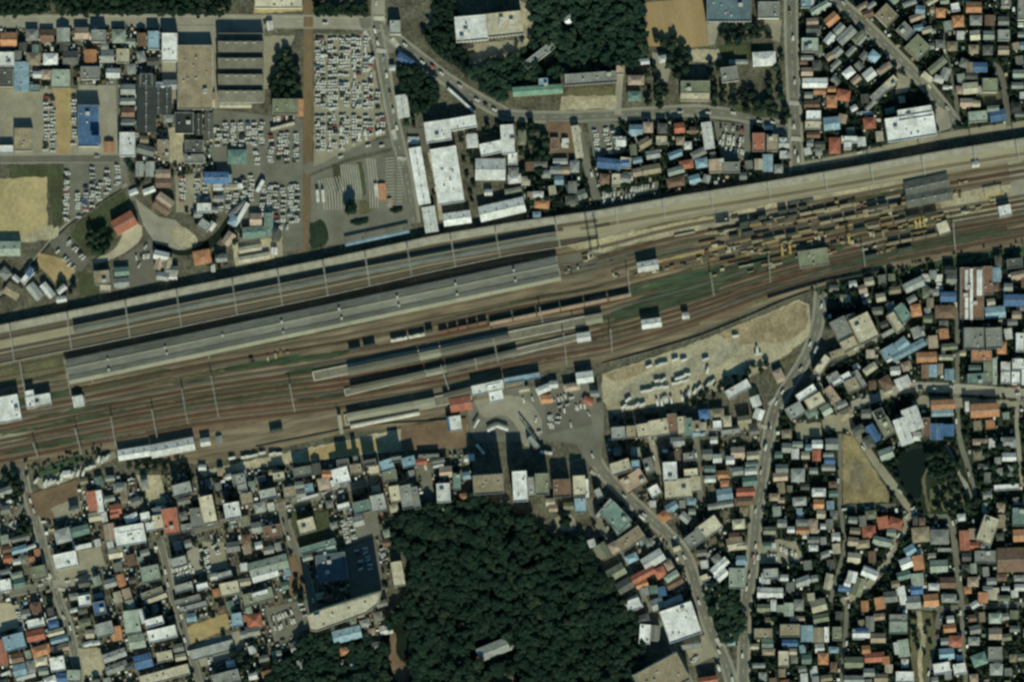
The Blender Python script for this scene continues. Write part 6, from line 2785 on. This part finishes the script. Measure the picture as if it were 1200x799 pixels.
def truck_mesh(cname):
    m = MB()
    m.box(-.9, 0, 5.2, 2.3, .7, 3.1, m=0)
    m.box(2.7, 0, 1.6, 2.2, .5, 2.5, m=0)
    m.box(3.46, 0, .12, 1.9, 1.5, 2.3, m=1)
    for sx in (-2.4, -1.2, 2.5):
        for sy in (-1, 1):
            m.box(sx, sy * .95, .9, .3, 0, .9, m=2)
    return m.mesh('truck', [bpy.data.materials['car_paint_' + cname], M_GLASS, M_TYRE])


for c_ in CARC: CAR_ME[c_] = car_mesh(c_)
TRUCK_ME = truck_mesh('white')
vr = random.Random(41)
CARS = []
WORDN = ['one', 'two', 'three', 'four', 'five', 'six', 'seven', 'eight', 'nine', 'ten', 'eleven', 'twelve', 'thirteen', 'fourteen', 'fifteen', 'sixteen', 'seventeen', 'eighteen', 'nineteen', 'twenty', 'twenty-one', 'twenty-two', 'twenty-three', 'twenty-four', 'twenty-five', 'twenty-six', 'twenty-seven', 'twenty-eight', 'twenty-nine', 'thirty', 'thirty-one', 'thirty-two', 'thirty-three', 'thirty-four', 'thirty-five', 'thirty-six']


ROWN = {}


def row(x0, y0, x1, y1, n, a, where, skip=.12):
    rn = ROWN[where] = ROWN.get(where, 0) + 1
    pos = 0
    for k in range(n):
        t = (k + .5) / n
        if vr.random() < skip: continue
        pos += 1
        CARS.append((x0 + (x1 - x0) * t + vr.gauss(0, .9), y0 + (y1 - y0) * t + vr.gauss(0, .5), a + vr.gauss(0, 6) + vr.choice((0, 180)), where, f'{NUM[pos - 1]} along row {WORDN[rn - 1]}'))


w_ = 'parked in the pale lot by the blue shed'
for x in (54.5, 62, 87): row(x, 112, x, 179, 16, 0, w_)
w_ = 'parked in the big car park by the sand field'
for x, ya, yb in ((78, 200, 260), (92, 226, 256), (100, 218, 250), (108, 196, 243), (116, 214, 236), (125, 196, 232), (138, 194, 222)): row(x, ya, x, yb, int((yb - ya) / 3.3), 0, w_)
w_ = 'parked on the dark lot below the creek lane'
row(80, 281, 98, 304, 8, 40, w_); row(67, 294, 87, 315, 6, 40, w_)
w_ = 'parked on the dark lot below the pale curved path'
row(160, 303, 176, 299, 5, 95, w_); row(161, 310, 164, 318, 2, 80, w_); row(164, 292, 172, 288, 3, 60, w_)
w_ = 'parked in the dealer yard left of the reddish path'
for x in (214, 231.5, 241): row(x, 203, x, 237, 10, 0, w_)
for x in (256, 264, 274, 283, 291, 298, 307): row(x, 144, x, 172, 9, 0, w_)
for x in (318, 329, 336, 347): row(x, 156, x, 192, 11, 0, w_)
for x in (308, 316, 324, 332, 341, 348): row(x, 216, x, 262, 13, 0, w_)
row(258, 212, 258, 248, 10, 0, w_); row(266, 216, 268, 250, 9, 0, w_); row(276, 212, 276, 240, 8, 0, w_); row(286, 208, 286, 236, 8, 0, w_); row(294, 206, 294, 236, 8, 0, w_); row(320, 140, 346, 138, 8, 90, w_); row(304, 268, 340, 266, 10, 90, w_); row(272, 252, 292, 240, 8, 40, w_); row(300, 176, 303, 194, 5, 0, w_)
w_ = 'parked in the crowded vehicle lot'
for x in (373, 378.5, 387, 392.5, 401, 406.5, 415, 420.5, 429, 434.5, 443, 448):
    rn = ROWN[w_] = ROWN.get(w_, 0) + 1
    pos = 0
    for k in range(38):
        y = 46 + k * 3.5
        if 88 < y < 95 or 128 < y < 134: continue
        if in_poly(x, y, [(369, 42), (430, 42), (438, 82), (448, 130), (450, 156), (412, 172), (369, 192)]) and vr.random() < .84:
            pos += 1
            CARS.append((x + vr.gauss(0, .7), y + vr.gauss(0, .4), vr.choice((0, 0, 0, 0, 0, 0, 90)) + vr.gauss(0, 5), w_, f'{NUM[min(39, pos - 1)]} along row {WORDN[rn - 1]}'))
w_ = 'parked in the small lot by the slip lane'
row(697, 152, 702, 182, 9, 5, w_); row(709, 150, 714, 180, 9, 5, w_); row(718, 150, 724, 176, 8, 5, w_)
w_ = 'parked in the lot beside the tall north street'
row(841, 149, 872, 153, 11, 82, w_); row(842, 166, 870, 170, 10, 82, w_); row(850, 175, 872, 178, 8, 82, w_); row(846, 160, 870, 164, 8, 82, w_)
w_ = 'parked along the upper edge of the viaduct lane'
row(704, 231, 768, 217, 19, 78, w_); row(706, 237, 744, 229, 11, 78, w_)
w_ = 'parked in rows on the station plaza'
row(645, 486, 645, 503, 6, 0, w_); row(654, 487, 654, 496, 3, 0, w_)
row(646, 470, 676, 462, 8, 110, w_, .3); row(660, 500, 690, 494, 8, 100, w_, .4); row(655, 482, 690, 474, 9, 100, w_, .5); row(612, 470, 640, 464, 6, 110, w_, .5)
for (x, y, a) in ((648, 470, 20), (656, 476, 20), (665, 474, 20), (690, 485, 120), (684, 468, 150), (632, 506, 10), (628, 492, 80), (702, 470, 20), (670, 466, 15)): CARS.append((x, y, a, w_, 'loose'))
w_ = 'parked in the south-west lots'
row(201, 668, 226, 660, 9, 105, w_); row(203, 676, 228, 668, 9, 105, w_); row(240, 640, 246, 670, 10, 15, w_); row(252, 638, 256, 650, 4, 15, w_)
row(318, 726, 342, 716, 8, 105, w_); row(322, 736, 346, 726, 8, 105, w_); row(352, 706, 358, 722, 5, 15, w_)
row(402, 608, 408, 636, 9, 15, w_); row(410, 606, 416, 632, 8, 15, w_); row(446, 642, 453, 662, 7, 15, w_); row(418, 642, 424, 668, 6, 15, w_); row(428, 640, 434, 668, 6, 15, w_)
row(153, 560, 158, 580, 6, 10, w_); row(20, 715, 28, 738, 7, 10, w_); row(250, 756, 262, 752, 5, 100, w_); row(244, 774, 250, 772, 3, 100, w_)
w_ = 'parked in the south-east lots'
row(896, 650, 914, 652, 7, 95, w_); row(914, 642, 932, 650, 6, 95, w_); row(880, 652, 890, 652, 3, 95, w_)
row(802, 757, 820, 752, 7, 100, w_); row(812, 776, 818, 768, 3, 15, w_); row(828, 652, 838, 642, 4, 30, w_)
row(1186, 444, 1192, 464, 5, 5, w_); row(1190, 405, 1193, 430, 6, 0, w_)
w_ = 'driving on a town street'
for key, p in ROADS.items():
    if key in ('creek', 'reddish_path', 'creek_lane'): continue
    for i in range(2, len(p) - 2, 2 if 'main' in key or 'avenue' in key or 'street' in key else 4):
        if vr.random() < .45:
            s_ = vr.choice((-1, 1))
            q = offset(p, s_ * 1.9)[i]
            CARS.append((q[0], q[1], math.degrees(math.atan2(-(p[i + 1][1] - p[i][1]), p[i + 1][0] - p[i][0])), w_, 'driving'))
CARS = [c for c in CARS if 0 < c[0] < 1200 and 0 < c[1] < 799]
vr.shuffle(CARS)
keep, rest = CARS[:298], CARS[298:]
CW = lambda w: vr.choices(list(CARC), (62, 22, 11, 3, 2))[0]
for (x, y, a, w_, pl_) in keep:
    cn = CW(w_)
    wx, wy = W(x, y)
    o = bpy.data.objects.new('parked_car' if 'parked' in w_ else 'car', CAR_ME[cn]); C.objects.link(o)
    o.location = (wx, wy, LAYER[0] + .02 if 'parked' in w_ else LAYER[0] + .03); o.rotation_euler = (0, 0, R(a))
    tag(o, None, 'car', 'cars ' + w_)
    if pl_ in ('driving', 'loose'):
        say(o, f"{cn} car {'moving' if pl_ == 'driving' else 'parked'}", x, y)
    else:
        o['label'] = f"{cn} car {pl_} {w_.replace('parked ', '')}"
mb = MB()
cm = []
for c_ in CARC:
    cm += list(CAR_ME[c_].materials)
for (x, y, a, w_, pl_) in rest:
    cn = CW(w_)
    me = CAR_ME[cn]
    k0 = list(CARC).index(cn) * 3
    wx, wy = W(x, y)
    ca, sa = math.cos(R(a)), math.sin(R(a))
    i0 = len(mb.v)
    mb.v += [(wx + v.co.x * ca - v.co.y * sa, wy + v.co.x * sa + v.co.y * ca, v.co.z + LAYER[0] + .02) for v in me.vertices]
    for p in me.polygons:
        mb.f.append(tuple(i0 + i for i in p.vertices)); mb.mi.append(k0 + p.material_index)
tag(mb.build('parked_cars', cm), 'rows of further small parked cars filling the lots between the others', 'cars', kind='stuff')

# lorries and buses
TK = []


def trow(x0, y0, x1, y1, n, a, where, skip=.15):
    for k in range(n):
        if vr.random() < skip: continue
        t = (k + .5) / n
        TK.append((x0 + (x1 - x0) * t + vr.gauss(0, .9), y0 + (y1 - y0) * t + vr.gauss(0, .9), a + vr.gauss(0, 9), where))


w_ = 'parked in the rows on the bare earth yard'
trow(758, 431, 804, 421, 9, 20, w_, .4); trow(758, 449, 808, 438, 9, 15, w_, .35); trow(752, 459, 806, 446, 9, 15, w_, .3); trow(764, 472, 810, 463, 11, 100, w_, .3); trow(812, 461, 842, 443, 6, 60, w_, .3); trow(728, 478, 755, 474, 5, 20, w_, .3)
TK += [(827, 421, 20, w_), (829, 434, 80, w_), (887, 410, 95, w_), (862, 394, 10, w_), (736, 468, 40, w_), (888, 415, 10, w_)]
w_ = 'parked in the truck yard below the left tracks'
trow(42, 563, 62, 566, 4, 60, w_); trow(52, 568, 76, 562, 5, 50, w_); trow(66, 556, 100, 553, 6, 70, w_); trow(103, 547, 110, 547, 2, 10, w_); trow(116, 540, 128, 534, 4, 60, w_)
w_ = 'parked left of the rust warehouse'
trow(1084, 320, 1084, 338, 6, 0, w_, 0); trow(1100, 321, 1100, 338, 5, 0, w_, 0)
w_ = 'parked in the brown yard above the cream shed'
trow(661, 162, 662, 175, 4, 0, w_, 0)
w_ = 'parked among the cars of the vehicle lot'
TK += [(421, 158, 88, w_), (428, 156, 88, w_), (444, 155, 30, w_), (400, 152, 88, w_), (390, 128, 10, w_), (380, 66, 2, w_), (436, 70, 40, w_)]
w_ = 'parked on the bare strip below the tracks'
trow(268, 537, 330, 530, 9, 12, w_, .3)
w_ = 'standing in a street'
TK += [(897, 524, 75, w_), (842, 782, 108, w_), (935, 187, 95, w_), (752, 606, 140, w_), (956, 410, 70, w_), (315, 29, 92, w_)]
TKN, TKL = {}, {}
for (x, y, a, w_) in TK:
    wx, wy = W(x, y)
    o = bpy.data.objects.new('parked_truck', TRUCK_ME); C.objects.link(o)
    o.location = (wx, wy, LAYER[0] + .03); o.rotation_euler = (0, 0, R(a)); o.scale = (.85, .95, .9)
    tag(o, None, 'truck', f'white trucks {w_}')
    tn = TKN[w_] = TKN.get(w_, 0) + 1
    if 'street' in w_ and 'rust' not in w_:
        say(o, 'white truck', x, y)
    else:
        TKL.setdefault(w_, []).append((x, y, o))
for w_, lst in TKL.items():                     # rows read from the top, each from the left
    lst.sort(key=lambda t: (round((t[1] + .2 * t[0]) / 9), t[0]))
    rows = []
    for x, y, o in lst:
        k = round((y + .2 * x) / 9)
        if not rows or rows[-1][0] != k: rows.append((k, []))
        rows[-1][1].append(o)
    for ri, (k, os_) in enumerate(rows):
        for ci, o in enumerate(os_):
            o['label'] = f"white truck {NUM[ci]} from left in row {WORDN[ri]} {w_.replace('parked ', '')}"
bp = bpy.data.materials['car_paint_white']
for (x, y, a, lab) in ((372.5, 230, 95, 'left of two white buses side by side in the depot'), (379, 230, 95, 'right of two white buses side by side in the depot'), (637, 192, 96, ''), (640, 530, 170, 'pale bus in the shadowed lower plaza'),
                       (563, 526, 130, 'pale bus in the shadow left of the lower plaza')):
    if not lab: continue
    wx, wy = W(x, y)
    root = empty('bus', wx, wy, LAYER[0] + .02, R(a))
    tag(root, lab, 'bus', 'buses')
    t = MB(); t.box(0, 0, 10.8, 2.5, .45, 3.1); t.build('body', bp, root)
    t = MB(); t.box(0, 0, 10.5, 2.54, 1.5, 2.4); t.build('window_band', M_GLASS, root)
    t = MB(); t.box(-1, 0, 3, 1.5, 3.1, 3.35); t.build('roof_unit', M_UNIT, root)
    for sx in (-3.2, 3.2):
        for sy in (-1, 1):
            t = MB(); t.box(sx, sy * 1.1, 1.0, .3, 0, 1.0); t.build('wheel', M_TYRE, root)

bl = MB()
for k in range(8):
    x = 371 + k * 3.4
    bl_ = [(x + 2, 206 + (8 - k) * .6), (x + 8, 226), (x + 9, 246)]
    ribbon(bl, bl_, .5, LAYER[0] + .004)
for k in range(8):
    x = 399 + k * 2.9
    ribbon(bl, [(x, 193), (x + 3, 214), (x + 4, 234)], .45, LAYER[0] + .004)
for k in range(4):
    x = 430 + k * 3
    ribbon(bl, [(x, 186), (x + 3, 212), (x + 4, 244)], .45, LAYER[0] + .004)
for k in range(16):
    y = 186 + k * 3.6
    ribbon(bl, [(452, y), (462, y - 1)], .4, LAYER[0] + .004); ribbon(bl, [(465, y), (472, y - .6)], .4, LAYER[0] + .004)
tag(bl.build('bay_lines', M_MARK), 'painted parking bay lines on the bus depot yard', 'markings', kind='stuff')
# road crossings (zebra stripes) at the main crossings
for (x, y, a, w, h) in ((444, 22, 0, 13, 5), (430, 42, 60, 12, 5), (447, 60, 8, 12, 5), (463, 50, 50, 12, 5), (462, 158, 75, 12, 5), (471, 186, 8, 10, 4), (931, 121, 5, 12, 5), (933, 163, 5, 12, 5), (898, 500, 5, 12, 4), (905, 470, -40, 12, 4),
                        (793, 632, 50, 11, 4), (842, 752, 60, 11, 4), (55, 676, 12, 9, 4), (72, 690, 12, 9, 4), (697, 555, 30, 12, 4)):
    wx, wy = W(x, y)
    t = MB()
    nb = 7
    for k in range(nb):
        t.box((k - nb / 2 + .5) * w * S / nb, 0, w * S / nb * .55, h * S, 0, .02)
    o = t.build('crosswalk', M_MARK, None, (wx, wy, LAYER[0] + .004), R(-a))
    tag(o, kind='stuff', cat='crosswalk', label='painted zebra crossing stripes on the street')
speak()
# ----------------------------------------------------------------
